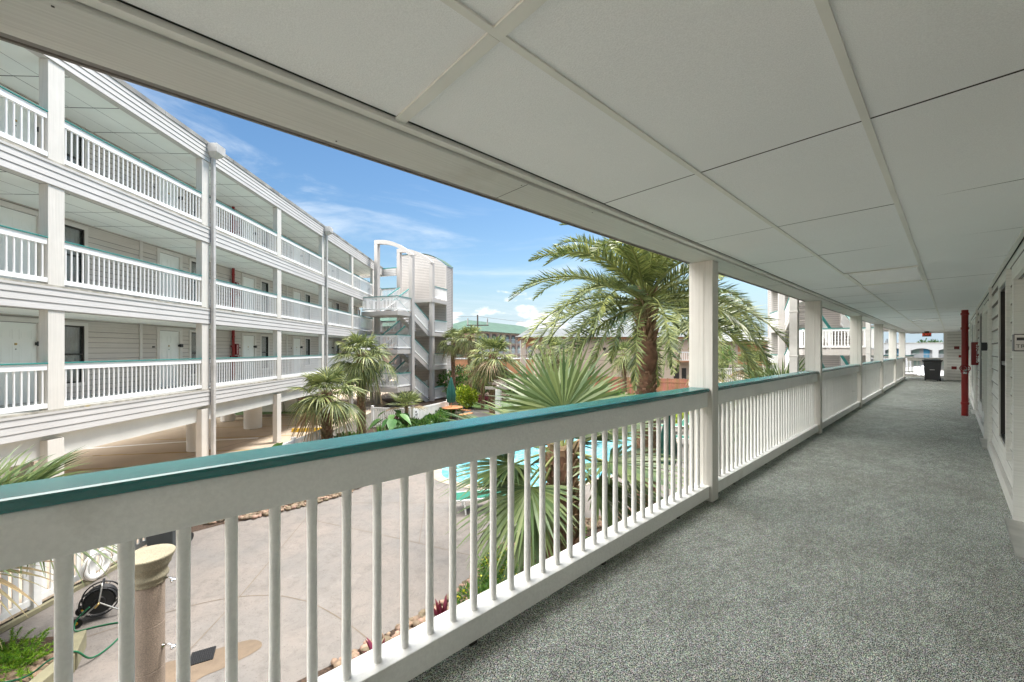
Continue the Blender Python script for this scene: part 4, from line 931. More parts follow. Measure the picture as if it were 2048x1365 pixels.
# pergola
t = thing('pergola', 'low weathered pergola with radiating slats in the garden behind the fan palm', 'pergola', (1.4,24.0,G))
for x, y in ((-2.2,-1.6),(2.2,-1.6),(2.2,1.6),(-2.2,1.6)):
    m = MB(); m.box(x-.13,x+.13,y-.13,y+.13,0,1.95); m.build('post', M_stucco, t, bevel=.01)
m = MB(); 
for y in (-1.6,1.6): m.box(-2.9,2.9,y-.05,y+.05,1.951,2.1)
for x in (-2.2,2.2): m.box(x-.05,x+.05,-1.9,1.9,2.101,2.18)
m.build('beam', M_pergw, t)
for i in range(19):
    a = rad(-54+6*i); m = MB(); m.bar((.25*math.sin(a), -.4+ .25, 2.42), (3.1*math.sin(a), -2.1*math.cos(a)-.0, 2.16), .05, .12); m.bar((.25*math.sin(a), -.4+.25, 2.42), (3.1*math.sin(a), 2.0*math.cos(a), 2.16), .05, .12); m.build('slat', M_pergw, t)

# ================================================================ VEGETATION
def rv(r_, s_=1): return Vector((r_.gauss(0,s_), r_.gauss(0,s_), r_.gauss(0,s_)))
def strip_leaf(mb, pts, wds, side, m=0):
    vs = []
    for p, w_ in zip(pts, wds): vs += [p - side*w_, p + side*w_]
    mb.add(vs, [(2*i, 2*i+1, 2*i+3, 2*i+2) for i in range(len(pts)-1)], m, False)
def fan_leaf(mb, base, dr, up, R, pet, r_, n=34, spread=115, droop=.35, seg=5, wmax=.03, m=0, mr=1, sagp=.1):
    """palmate leaf: petiole from base along dr, then leaflets radiating in the plane of dr and its side"""
    dr = dr.normalized(); side = dr.cross(up)
    if side.length < .05: side = dr.orthogonal()
    side.normalize(); nm = side.cross(dr).normalized(); Z = Vector((0,0,1))
    hub = base + dr*pet - Z*sagp*pet
    pd = (hub - base); mid = base + pd*.5 + Z*sagp*pet*.25
    mb.tube([base, mid, hub], [.018*R+.004, .014*R+.003, .010*R+.003], 5, mr, cap=False)
    for i in range(n):
        th = rad(-spread + 2*spread*i/(n-1)) + r_.gauss(0,.012); ct, st_ = math.cos(th), math.sin(th)
        L = R*(1-.30*(abs(th)/rad(spread))**2)*r_.uniform(.92,1.05)
        v = (dr*ct + side*st_ + nm*(.22*abs(st_)-.06)).normalized(); sd = v.cross(nm).normalized()
        pl = sd + nm*(.5 if i % 2 else -.5); pl.normalize()
        pts = []; wds = []; dp = droop*r_.uniform(.6,1.5)
        for k in range(seg+1):
            t = k/seg; pts.append(hub + v*(L*t) - Z*(dp*L*t**2.6) )
            wf = (.25+1.5*t) if t < .5 else (1-(t-.5)*2)**.8
            wds.append(max(.0015, wmax*R*wf*.5) if k < seg else .0012)
        strip_leaf(mb, pts, wds, pl, m)
def pinnate(mb, base, az, el, L, r_, n=55, ll=.36, grav=1.0, lw=.0145, m=0, mr=1, twist=0, vee=.45):
    Z = Vector((0,0,1)); h = Vector((math.cos(az), math.sin(az), 0)); pts = []; p = Vector(base); e = el; N_ = 14
    for k in range(N_+1):
        pts.append(p.copy()); p = p + (h*math.cos(e) + Z*math.sin(e))*(L/N_); e -= grav*(.5+1.1*k/N_)/N_*1.6
        e = max(e, -1.45)
    mb.tube(pts[::2], [.028*L/3*(1-.8*i/(len(pts[::2])-1)) for i in range(len(pts[::2]))], 5, mr, cap=False)
    sd0 = h.cross(Z).normalized(); sd0 = (sd0*math.cos(twist) + Z*math.sin(twist)).normalized()
    for i in range(n):
        t = .13 + .87*i/(n-1); f = t*N_; k = min(N_-1, int(f)); c_ = pts[k].lerp(pts[k+1], f-k); tg = (pts[k+1]-pts[k]).normalized(); nm = sd0.cross(tg).normalized()
        l = ll*(math.sin(math.pi*min(1,(t*.86+.12)))**.55)*r_.uniform(.85,1.1)
        if t > .93: l *= .8
        for sg in (-1, 1):
            a = rad(58 - 30*t + r_.gauss(0,6)); v = (tg*math.cos(a) + sd0*sg*math.sin(a) + nm*vee*r_.uniform(.2,1.4)).normalized()
            w0 = lw*r_.uniform(.85,1.2); sdv = v.cross(nm).normalized(); sdv = (sdv + nm*r_.uniform(-.5,.5)).normalized()
            strip_leaf(mb, [c_, c_+v*l*.5-Z*l*.01, c_+v*l-Z*l*.07], [w0*.7, w0, .0012], sdv, m)
def palm_trunk(mb, x, y, z0, z1, r0, r1, r_, boots=0, bulge=0, n=14, mb_m=0, bm=1, bs=1):
    k = int((z1-z0)/.10)+2; pts = []; rs = []
    for i in range(k):
        t = i/(k-1); z = z0+(z1-z0)*t; pts.append((x + .03*math.sin(z*1.3), y + .03*math.cos(z*.9), z)); q = r0+(r1-r0)*t
        if bulge and t > .82: q *= 1+bulge*math.sin((t-.82)/.18*math.pi*.9)
        rs.append(q*(1+.05*math.sin(i*2.2)+r_.uniform(-.03,.03)))
    mb.tube(pts, rs, n, mb_m)
    for i in range(boots):
        z = z0+.15+(z1-z0-.15)*((i+r_.random()*.5)/boots); a = i*2.39996 + r_.gauss(0,.1); t = (z-z0)/(z1-z0); q = (r0+(r1-r0)*t)*.96
        h = Vector((math.cos(a), math.sin(a), 0)); s_ = Vector((-h.y, h.x, 0)); c_ = Vector((x,y,z)) + h*q
        wd, ln = r_.uniform(.035,.055)*r0/.17*bs, r_.uniform(.10,.2)*r0/.17*(.75 if bs > 1 else 1)
        p1 = c_ + h*ln*.45 + Vector((0,0,ln*.85))
        mb.add([c_-s_*wd-Vector((0,0,.03)), c_+s_*wd-Vector((0,0,.03)), p1+s_*wd*.55, p1-s_*wd*.55, c_-s_*wd*.8-h*.05, c_+s_*wd*.8-h*.05, p1+s_*wd*.5-h*.025, p1-s_*wd*.5-h*.025], [(0,1,2,3),(7,6,5,4),(1,5,6,2),(0,3,7,4),(3,2,6,7)], bm)
def sabal(label, x, y, hub_z, R, pet, nl, seed, r0=.17, leaf=None, n=30, boots=90, group=None, seg=4, tilt0=80, tilt1=-60, droop=.45, z0=G, wmax=.058, dirs=None, name='sabal_palm'):
    r_ = random.Random(seed); t = thing(name, label, 'palm', (x, y, z0), 0, group)
    m = MB(); palm_trunk(m, 0, 0, 0, hub_z-z0, r0*1.05, r0*.95, r_, boots); m.build('trunk', [M_trunk, M_boot], t)
    m = MB()
    for i in range(nl):
        a = i*2.39996 + r_.gauss(0,.2); e = rad(tilt0 + (tilt1-tilt0)*(i+.5)/nl + r_.gauss(0,7))
        if dirs: a, e = dirs[i % len(dirs)]; a += r_.gauss(0,.05)
        dr = Vector((math.cos(a)*math.cos(e), math.sin(a)*math.cos(e), math.sin(e)))
        dd = droop*(1.3 if e < 0 else .8)
        fan_leaf(m, Vector((0,0,hub_z-z0-.05)) + Vector((dr.x,dr.y,0))*r0*.7, dr, Vector((0,0,1)), R*r_.uniform(.85,1.1), pet*r_.uniform(.8,1.15), r_, n, 105, dd*r_.uniform(.8,1.4), seg, wmax, m=2 if (i > nl*.72 and r_.random() < .45 and not dirs) else 0)
    m.build('crown', [leaf or L_sab, M_rach, L_dead], t); return t
def date_palm(label, x, y, hub_z, L, nf, seed, r0=.24, z0=G, n=60, ll=.40, leaf=None, grav=1.15, boots=420, bulge=.35):
    r_ = random.Random(seed); t = thing('date_palm', label, 'palm', (x, y, z0))
    nz_ = hub_z-z0; m = MB(); palm_trunk(m, 0, 0, 0, nz_-1.1, r0*.92, r0*.86, r_, boots, bulge+.1, bs=1.35); palm_trunk(m, 0, 0, nz_-1.15, nz_+.1, r0*.62, r0*.4, r_, 0)
    for i in range(70):
        a = i*2.39996; u = i/69; h = Vector((math.cos(a), math.sin(a), 0)); c_ = Vector((0,0,nz_-1.12+1.1*u)) + h*r0*(.62-.25*u); L_ = r_.uniform(.25,.42)
        m.tube([c_-h*.03, c_+h*.10+Vector((0,0,L_*.5)), c_+h*(.16+.1*r_.random())+Vector((0,0,L_))], [.05,.035,.012], 5, 1)
    m.build('trunk', [M_trunk, M_boot], t)
    m = MB()
    for i in range(nf):
        a = i*2.39996 + r_.gauss(0,.12); u = (i+.5)/nf; e = rad(82 - 92*u**.75 + r_.gauss(0,7))
        pinnate(m, (math.cos(a)*.1, math.sin(a)*.1, hub_z-z0 +.15 - .4*u), a, e, L*r_.uniform(.88,1.08)*(.85+.2*min(1,u*2)), r_, n, ll, grav*r_.uniform(.85,1.2), twist=r_.gauss(0,.45))
    m.build('crown', [leaf or L_date, M_rach], t); return t
L_dead = leafmat('dry_leaf', (.38,.29,.16), (.26,.19,.10), .4)
def leafblob(mb, c, rx, ry, rz, n, size, r_, m=0, up=.35, shell=.5, asp=.42, flower=0, fm=1):
    for i in range(n):
        v = rv(r_).normalized(); q = (shell + (1-shell)*r_.random()**.6); bump_ = .82 + .3*noise.noise(Vector((v.x*2.1+c[0]*1.7, v.y*2.1+c[1], v.z*2.1)))
        p = Vector((c[0]+v.x*rx*q*bump_, c[1]+v.y*ry*q*bump_, c[2]+v.z*rz*q*bump_))
        dr = (v + rv(r_,.5) + Vector((0,0,up))).normalized(); sd = dr.cross(rv(r_)).normalized(); s_ = size*r_.uniform(.6,1.3); nn = dr.cross(sd)
        if flower and r_.random() < flower and v.z > -.1:
            mb.add([p-sd*s_*.4, p+dr*s_*.4, p+sd*s_*.4, p-dr*s_*.4+nn*s_*.2], [(0,1,2,3)], fm); continue
        mb.add([p, p+dr*s_*.5+sd*s_*asp*.5+nn*s_*.05, p+dr*s_, p+dr*s_*.5-sd*s_*asp*.5+nn*s_*.05], [(0,1,2,3)], m)
def shrub(label, x, y, rx, ry, h, n, size, leaf, seed, flower=0, fm=None, z0=G, cat='shrub', name='shrub', group=None, clumps=4, stem=True):
    r_ = random.Random(seed); t = thing(name, label, cat, (x, y, z0), 0, group); m = MB()
    for k in range(clumps):
        cx, cy = r_.uniform(-.5,.5)*rx, r_.uniform(-.5,.5)*ry; hh = h*r_.uniform(.75,1.0)
        leafblob(m, (cx, cy, hh*.55), rx*.62, ry*.62, hh*.5, n//clumps, size, r_, 0, flower=flower)
    m.build('foliage', [leaf, fm or M_flower], t)
    if stem:
        m = MB()
        for k in range(7): a = k*.9; m.tube([(0.04*math.cos(a),.04*math.sin(a),0),(rx*.45*math.cos(a),ry*.45*math.sin(a),h*.6)], [.02,.008], 5)
        m.build('stem', M_tbark, t)
    return t
# --- near fan palm right outside the railing
NF = [(rad(100),rad(62)),(rad(62),rad(58)),(rad(128),rad(30)),(rad(28),rad(20)),(rad(160),rad(8)),(rad(195),rad(-8)),(rad(225),rad(-25)),(rad(330),rad(0)),(rad(10),rad(-25)),(rad(60),rad(5)),(rad(90),rad(-5)),(rad(140),rad(-30)),(rad(180),rad(-45)),(rad(345),rad(-50)),(rad(75),rad(82)),(rad(205),rad(25)),(rad(110),rad(10)),(rad(40),rad(-40)),(rad(215),rad(-55))]
sabal('large fan palm with long stiff leaves right outside the near railing', .62, 4.95, .26, 1.0, .55, len(NF), 5, .17, L_fan, 46, 260, seg=6, dirs=NF, droop=.10, wmax=.042, name='fan_palm')
sabal('fan palm by the white fence at the left edge, above the foxtail ferns', -7.1, 5.2, -.95, 1.08, .48, 28, 17, .15, L_fan, 40, 60, seg=6, tilt0=60, tilt1=-25, droop=.25, wmax=.034, name='fan_palm')
sabal('fan palm with upright leaves rising behind the second railing bay', 6.9, 10.4, .10, 1.1, .5, 20, 9, .14, L_fan, 38, 40, seg=5, tilt0=85, tilt1=-10, droop=.12, wmax=.035, name='fan_palm')
# --- sabals by the left fence
sabal('sabal palm with criss-cross trunk in front of the left building', -6.95, 15.1, -.15, .88, .68, 30, 21, .17, None, 30, 150, droop=.5)
sabal('taller sabal palm with shaggy pale crown in front of the stair tower', -6.9, 18.4, 1.25, .9, .72, 34, 22, .16, None, 30, 200, tilt1=-75, droop=.6)
sabal('tall sabal palm beside the utility pole in front of the pink hotel', -3.35, 32.0, 2.55, .85, .65, 34, 23, .16, None, 26, 60, tilt1=-70, droop=.5)
sabal('sabal palm half hidden behind the stair tower siding', -4.9, 33.5, 2.3, .85, .65, 30, 24, .16, None, 26, 60, tilt1=-70, droop=.5)
sabal('sabal palm with netted trunk behind the pergola at left', -1.25, 26.4, 1.15, 1.1, .85, 38, 25, .24, None, 28, 160, tilt1=-60, droop=.45)
sabal('shorter sabal palm beside the pergola, left of the netted one', -2.1, 28.6, .1, .8, .6, 24, 35, .13, None, 24, 50, tilt1=-60, droop=.45)
sabal('sabal palm in front of the beige building, behind the near fan palm', 2.9, 29.5, 1.4, 1.0, .8, 34, 26, .17, None, 26, 80, tilt1=-70, droop=.5)
sabal('sabal palm with thin grey trunk left of the date palm trunk', 7.4, 26.5, 1.2, .85, .6, 28, 27, .14, None, 24, 40, tilt1=-70, droop=.55)
sabal('small sabal palm beside the right stair tower', 15.6, 26.0, .45, .9, .7, 28, 28, .15, None, 26, 40, tilt0=85, tilt1=-40, droop=.3)
sabal('small sabal palm in front of the orange panelled building', 13.3, 27.0, .1, .9, .7, 26, 29, .15, None, 26, 40, tilt0=85, tilt1=-40, droop=.3)
# --- date palms
date_palm('tall date palm with feathery arching fronds at the pool edge', 3.25, 9.75, 2.75, 3.25, 64, 41, .225, n=84, ll=.42, grav=.95)
date_palm('second date palm with heavy drooping fronds behind the gallery post', 8.3, 17.6, 2.6, 3.0, 44, 42, .27, n=56, ll=.38, leaf=L_sab, grav=1.5)
# --- shrubs and plants in the left bed
def spiky(label, x, y, h, n, leaf, seed, w_=.03, name='spiky_plant', z0=G, spread=1.0, cat='plant', group=None):
    r_ = random.Random(seed); t = thing(name, label, cat, (x,y,z0), 0, group); m = MB()
    for i in range(n):
        a = r_.uniform(0,6.28); e = rad(r_.uniform(15,85)); L = h*r_.uniform(.6,1.1); v = Vector((math.cos(a)*math.cos(e)*spread, math.sin(a)*math.cos(e)*spread, math.sin(e))).normalized(); sd = v.cross(Vector((0,0,1))).normalized(); pts = []
        for k in range(6): q = k/5; pts.append(v*L*q - Vector((0,0,L*.45*q*q*math.cos(e))))
        strip_leaf(m, pts, [w_*f for f in (.5,.9,1,.85,.5,.05)], sd)
    m.build('leaves', leaf, t); return t
def bigleaf(label, x, y, h, n, size, leaf, seed, z0=G, name='elephant_ear', cat='plant', asp=.38):
    r_ = random.Random(seed); t = thing(name, label, cat, (x,y,z0)); m = MB(); s_ = MB()
    for i in range(n):
        a = r_.uniform(0,6.28); rr_ = r_.uniform(.1,.7)*h; tip = Vector((math.cos(a)*rr_, math.sin(a)*rr_, h*r_.uniform(.5,1))); s_.tube([(0,0,0), tip*.55+Vector((0,0,.1*h)), tip], [.015,.012,.008], 5)
        v = Vector((math.cos(a), math.sin(a), -.55)).normalized(); sd = v.cross(Vector((0,0,1))).normalized(); L = size*r_.uniform(.7,1.2); nn = sd.cross(v)
        pts = [tip - v*L*.25 + v*L*1.2*q - Vector((0,0,.25*L*q*q)) for q in (0,.15,.35,.6,.8,1)]; ws = [L*asp*f for f in (.45,.85,1,.72,.38,.02)]
        vs = []
        for p, w2 in zip(pts, ws): vs += [p - sd*w2 + nn*w2*.25, p, p + sd*w2 + nn*w2*.25]
        m.add(vs, [f for k in range(5) for f in ((3*k,3*k+1,3*k+4,3*k+3),(3*k+1,3*k+2,3*k+5,3*k+4))], 0, True)
    m.build('leaves', leaf, t); s_.build('stems', L_dk, t); return t
shrub('leafy green shrub at the foot of the criss-cross sabal palm', -6.1, 15.9, .9, .8, 1.1, 1500, .15, L_sh, 51)
spiky('clump of strappy green leaves under the left sabal palms', -5.6, 17.2, 1.1, 130, L_sh, 52, .04)
bigleaf('pale green elephant ear plants in front of the white fence', -5.55, 18.9, 1.25, 22, .55, L_big, 53)
shrub('dark green shrub between elephant ears and yellow croton', -4.75, 18.2, .8, .7, .8, 1200, .13, L_sh, 54)
bigleaf('banana-like plant with broad upright leaves at the lot fence', -7.0, 12.35, 1.35, 7, .75, L_sh, 55, name='banana_plant', asp=.22)
shrub('burgundy leaved shrub by the lot fence near the banana plant', -7.0, 13.4, .5, .5, 1.05, 500, .16, L_burg, 56)
shrub('bushy green plant beside the banana plant at the lot fence', -6.5, 13.2, .6, .5, .85, 700, .12, L_sh, 57)
sabal('young fan palm with bright leaves in front of the stair tower fence', -5.25, 19.9, -1.3, .7, .5, 14, 58, .08, L_sab, 22, 8, tilt0=80, tilt1=0, droop=.2, name='young_fan_palm')
shrub('glowing yellow croton bush in the bed near the stair tower', -4.15, 18.6, .42, .38, .62, 700, .11, L_ylw, 59)
shrub('burgundy shrub behind the elephant ears', -5.9, 20.2, .6, .5, 1.0, 500, .14, L_burg, 60)
for i, (x, y, lab) in enumerate([(-4.75,20.3,'nearest clump of the low dark hedge by the white sign fence'),(-4.35,21.9,'second clump of the low hedge along the white sign fence'),(-3.95,23.3,'clump of low hedge just behind the picnic table bench'),(-3.7,25.0,'farthest clump of the low hedge beside the green umbrella')]):
    shrub(lab, x, y, .75, .95, .75, 1700, .14, L_sh, 70+i, group='low hedge along the fence', name='hedge_clump')
shrub('bright lime green bush behind the furled green umbrella', -3.0, 29.0, 1.15, 1.0, 1.7, 1700, .2, L_lime, 75)
for i, (x, y, h, lab) in enumerate([(-5.0,34.5,2.6,'oleander bush with pale blooms beside the stair tower'),(-2.6,36.0,2.5,'oleander bush with pink blooms between two sabal palms'),(.6,35.0,2.4,'sparse oleander bush in front of the board fence'),(3.2,33.0,2.3,'oleander bush behind the pergola, near its right end')]):
    shrub(lab, x, y, 1.9, 1.3, h, 2300, .24, L_sh, 80+i, flower=.05, name='oleander_bush', group='oleander bushes before the board fence')
shrub('dark red low shrub at the end of the garden path', -2.0, 30.6, .9, .6, .7, 600, .2, L_burg, 88)
shrub('round green bush at the foot of the board fence right of the near fan palm', 7.2, 24.6, 1.5, 1.1, 1.7, 1800, .18, L_sh, 89, flower=.03)
shrub('mass of green shrubbery behind the second railing bay', 10.0, 15.2, 1.6, 1.2, 2.1, 2400, .16, L_sh, 90)
shrub('yellow green bush beyond the loungers across the pool', 9.6, 21.8, 1.3, .9, .9, 1300, .17, L_lime, 91)
shrub('dark hedge behind the loungers across the pool', 8.2, 23.2, 2.2, .8, 1.2, 2200, .18, L_dk, 92)
# bed under our railing
shrub('low lantana bush with tiny yellow flowers seen through the near balusters', .05, 7.35, .75, .85, .62, 4200, .055, L_sh, 93, flower=.10, fm=L_ylw)
shrub('low lantana bush beside the rocks under the near railing', -.45, 6.55, .5, .5, .5, 2600, .055, L_sh, 94, flower=.10, fm=L_ylw)
shrub('low green bush at the base of the near fan palm trunk', .95, 8.3, .7, .6, .6, 2600, .06, L_sh, 95, flower=.07, fm=L_ylw)
spiky('burgundy cordyline at the corner of the rock strip', -1.05, 6.05, .5, 26, L_burg, 96, .035)
spiky('burgundy cordyline nearest to us along the rock strip', -1.75, 5.3, .45, 22, L_burg, 97, .035)
sabal('small green palmetto seedling growing behind the lantana', .35, 7.75, -1.75, .42, .3, 7, 98, .035, L_sh, 16, 0, tilt0=80, tilt1=20, droop=.1, name='palmetto_seedling')
shrub('leafy shrub filling the bed behind the third railing bay', 7.5, 9.6, 1.2, 1.0, 2.2, 2400, .13, L_sh, 99)
# foxtail fern in the rocks
def foxtail(label, x, y, seed, n=16, L=.55):
    r_ = random.Random(seed); t = thing('foxtail_fern', label, 'fern', (x,y,G)); m = MB()
    for i in range(n):
        a = r_.uniform(0,6.28); e = rad(r_.uniform(25,80)); l = L*r_.uniform(.7,1.15); v = Vector((math.cos(a)*math.cos(e), math.sin(a)*math.cos(e), math.sin(e)))
        for k in range(150):
            q = (k+r_.random())/150; c_ = v*l*q - Vector((0,0,.35*l*q*q)); rd = .052*math.sin(math.pi*min(.97,q*.9+.06))**.6; d_ = (rv(r_).normalized() + v*.8).normalized(); sd = d_.cross(rv(r_)).normalized()
            m.add([c_-sd*.004, c_+sd*.004, c_+d_*rd*1.1], [(0,1,2)])
    m.build('plumes', L_fern, t)
foxtail('bright green foxtail fern growing among river rocks at lower left', -6.33, 5.2, 5, 30, .6)
foxtail('smaller foxtail fern in the rocks behind the first one', -6.75, 5.4, 6, 18, .5)

# ================================================================ BACKGROUND
M_pink = mat('pink_stucco', (.48,.30,.225), .85, .06, .3)
M_pinkc = mat('cream_trim', (.50,.42,.35), .85, .05, .5)
M_beige = mat('beige_stucco', (.50,.395,.31), .85, .06, .4, streak=(.3,.3,6), stain=.1)
M_orange = mat('orange_trim', (.42,.20,.10), .8, .08, .6)
M_metal = mat('standing_seam', (.14,.148,.145), .5, .1, .4)
M_wmotel = mat('white_motel_wall', (.34,.35,.36), .8, .04, .3)
M_blue = mat('blue_door', (.02,.20,.36), .5, .1, 1)
M_gcurt = mat('green_curtain', (.30,.40,.36), .8, .1, 1)
M_pole = mat('pole_wood', (.11,.095,.08), .9, .2, 2)
# pink hotel
t = thing('pink_hotel', 'pink three storey hotel with green roof and arched balconies behind the garden', 'building', (-8.6,94.0,G), rad(60.5))
m = MB(); m.box(0,44,0,15,0,8.6); m.box(-14,0,5,18,0,8.6); m.build('wall', M_pink, t)
m = MB()
for z in (2.9,5.7,8.35): m.box(-.1,44.1,-.12,15.1,z,z+.28); m.box(-14.1,-.12,4.9,18.1,z,z+.28)
for k in range(13): m.box(k*3.3-.25,k*3.3+.25,-.18,-.01,0,8.3)
m.build('trim', M_pinkc, t)
m = MB()
def hip(m, x0,x1,y0,y1,z,h,ov=.9):
    x0-=ov;x1+=ov;y0-=ov;y1+=ov; w2=(y1-y0)/2; m.add([(x0,y0,z),(x1,y0,z),(x1,y1,z),(x0,y1,z),(x0+w2,(y0+y1)/2,z+h),(x1-w2,(y0+y1)/2,z+h)],[(0,1,5,4),(1,2,5),(2,3,4,5),(3,0,4),(0,3,2,1)])
hip(m, 0,44,0,15,8.64,3.3); hip(m, -22,6,5,18,8.66,3.2); m.build('roof', M_groof, t)
def arch_window(p, x, z, w_, h, sg='y'):
    n = 8; vs = [(x-w_/2,-.03,z),(x+w_/2,-.03,z)] + [(x+w_/2*math.cos(math.pi*i/n),-.03,z+h-w_*.22+w_*.22*math.sin(math.pi*i/n)) for i in range(n+1)]
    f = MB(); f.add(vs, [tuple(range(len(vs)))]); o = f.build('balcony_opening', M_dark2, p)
    r_ = MB(); r_.box(x-w_/2, x+w_/2, -.10,-.04, z+.95, z+1.05); 
    for i in range(9): r_.box(x-w_/2+.05+i*(w_-.1)/8-.03, x-w_/2+.05+i*(w_-.1)/8+.03, -.09,-.05, z+.05, z+.949)
    r_.build('balcony_railing', M_whiteL, o)
    g = MB(); g.box(x-w_*.3, x+w_*.3, -.036, -.031, z, z+h*.72); g.build('pane', M_gcurt, o)
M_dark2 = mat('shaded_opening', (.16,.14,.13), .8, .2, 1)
for z in (.2,3.2,6.0):
    for k in range(13): arch_window(t, k*3.3+1.65, z, 2.1, 2.2)
for z in (1.0,3.9,6.7):
    m = MB(); m.box(-7.6,-6.6,4.96,4.99,z,z+1.4); w_ = m.build('window', M_gcurt, t)
m = MB(); hip(m, -9,-3.5,1.5,5,2.7,1.3,.5); m.build('porch_roof', M_groof, t)
m = MB(); 
for x in (-8.6,-3.9): m.box(x-.15,x+.15,1.6,1.9,0,2.65)
m.build('porch_column', M_pinkc, t)
# beige building with metal roof and porch
t = thing('beige_building', 'long beige building with grey metal roof and orange eaves behind the date palm', 'building', (1.0,45.5,G), 0)
m = MB(); m.box(2.2,20.1,0,14,0,5.35); m.build('wall', M_beige, t)
m = MB()
for z in (.9,1.75,2.6,3.45,4.3): m.box(2.19,20.11,-.012,-.001,z,z+.03)
m.build('wall_joint', M_pinkc, t)
m = MB(); m.box(-.2,20.6,-.55,-.35,5.36,5.60); m.box(-.2,0.0,-.35,12,5.36,5.60); m.build('eave_band', M_orange, t)
m = MB(); x0,x1,y0,y1=-.5,20.9,-.8,15; m.add([(x0,y0,5.61),(x1,y0,5.61),(x1,y1,5.61),(x0,y1,5.61),(x0+1.5,3.4,6.75),(x1-1.5,3.4,6.75),(x1-1.5,11,6.75),(x0+1.5,11,6.75)],[(0,1,5,4),(1,2,6,5),(2,3,7,6),(3,0,4,7),(4,5,6,7),(3,2,1,0)])
for i in range(40): xx = x0+1.5+i*.47; m.add([(xx,y0+.02,5.63),(xx+.05,y0+.02,5.63),(xx+.05,3.4,6.78),(xx,3.4,6.78)],[(0,1,2,3)])
m.build('roof', M_metal, t)
for x, y in ((.35,0),(.35,4),(1.9,0)): m = MB(); m.box(x-.22,x+.22,y-.22,y+.22,0,5.3); m.build('porch_column', M_pinkc, t)
m = MB(); n=10
vs=[]
for i in range(n+1): a=math.pi*i/n; vs += [(1.12-.60*math.cos(a),-.2,3.9+.75*math.sin(a)),(1.12-.60*math.cos(a),-.2,5.355)]
m.add(vs,[(2*i,2*i+2,2*i+3,2*i+1) for i in range(n)]); m.box(.12,2.2,-.19,.1,4.72,5.355); m.build('porch_arch', M_orange, t)
m = MB(); m.box(17.3,17.9,-.05,-.013,.0,2.1); m.box(18.2,18.7,-.05,-.013,0,2.1); m.build('door', M_bronze, t)
m = MB(); m.box(17.3,20.3,-1.3,-.02,2.8,2.95); m.build('balcony', M_orange, t)
m = MB(); rail_mesh(m, (17.3,-1.25,2.95),(20.3,-1.25,2.95),1.0,.08,.06,.05,.05,.2,.02); m.build('balcony_railing', [M_whiteL,M_whiteL], t)
m = MB(); m.tube([(9.4,-.05,4.3),(9.4,-.35,4.25)],[.12,.2],10); m.build('wall_lamp', M_bronze, t)
# orange panelled building further right
t = thing('orange_building', 'beige building with orange panels and grey hip roof right of the palms', 'building', (23.5,50,G), 0)
m = MB(); m.box(0,8.6,0,10,0,5.0); m.build('wall', M_beige, t)
m = MB(); m.box(.6,3.6,-.06,-.01,2.9,4.3); m.box(4.6,8.0,-.06,-.01,3.9,4.9); m.box(4.6,8.0,-.06,-.01,2.2,3.6); m.box(-.3,8.9,-.5,-.3,4.98,5.2); m.build('panel', M_orange, t)
m = MB(); hip(m, 0,8.6,0,10,5.21,2.9,.8); m.build('roof', M_metal, t)
t = thing('white_deck', 'white raised deck with picket railing just right of the near gallery post', 'deck', (14.3,28.6,G), 0)
m = MB(); m.box(-1.2,3.0,-.8,1.2,1.5,1.75); m.build('platform', M_whiteL, t)
m = MB(); rail_mesh(m, (-1.15,-.75,1.75),(2.95,-.75,1.75),1.1,.1,.08,.05,.05,.14,.025); m.build('railing', [M_whiteL,M_whiteL], t)
for x in (-1.1,.9,2.9): m = MB(); m.box(x-.06,x+.06,-.78,-.66,0,1.499); m.build('post', M_whiteL, t)
# far white motel seen down the gallery: perpendicular to the walkway
def WL(s_, n_): v = W(s_, n_); return v
mo = WL(125, 26); t = thing('white_motel', 'low white two storey motel with blue doors seen past the end of the gallery', 'building', (mo.x, mo.y, G), RZ-math.pi/2)
m = MB(); m.box(-10,44,1.6,9,0,5.0); m.build('wall', M_wmotel, t)
m = MB(); k = 0
U = 4.2
for i in range(12):
    x = -10+i*U; n = 10
    vs = []
    for j in range(n+1):
        q = j/n; vs += [(x+.45+(U-.9)*q, 0, 4.05+.45*math.sin(math.pi*q)), (x+.45+(U-.9)*q, 0, 5.6)]
    m.add(vs, [(2*j,2*j+2,2*j+3,2*j+1) for j in range(n)]); m.box(x-.45,x+.45,-.02,.35,0,5.6)
m.box(-10,44,0,1.6,2.0,2.3); m.box(-10,44,.02,9,5.45,5.61); m.build('arcade', M_wmotel, t)
m = MB(); m.box(-10,44,-.1,-.03,5.55,5.75); m.build('parapet_cap', M_flash, t)
for z in (.0,2.35):
    for i in range(11):
        x = -10+i*U
        m = MB(); m.box(x+2.35,x+3.3,1.5,1.58,z,z+2.0); m.build('door', M_blue, t)
        m = MB(); m.box(x+.6,x+1.7,1.52,1.58,z+.8,z+1.95); m.build('window', M_gcurt, t)
    if z > 1:
        m = MB(); rail_mesh(m, (-10,.1,z-.05),(36,.1,z-.05),1.0,.08,.06,.05,.04,.22,.02); m.build('balcony_railing', [M_wmotel,M_wmotel], t)
cp = WL(63, 2.6); t = thing('white_canopy', 'white pyramid canopy roof below and beyond the end of the gallery', 'canopy', (cp.x, cp.y, G), RZ+.3)
m = MB(); m.add([(-4,-4,1.35),(4,-4,1.35),(4,4,1.35),(-4,4,1.35),(0,0,2.35)],[(0,1,4),(1,2,4),(2,3,4),(3,0,4),(3,2,1,0)]); m.build('roof', M_wmotel, t)
for x,y in ((-3.6,-3.6),(3.6,-3.6),(3.6,3.6),(-3.6,3.6)): m = MB(); m.tube([(x,y,0),(x,y,1.4)],.08,8); m.build('post', M_whiteL, t)
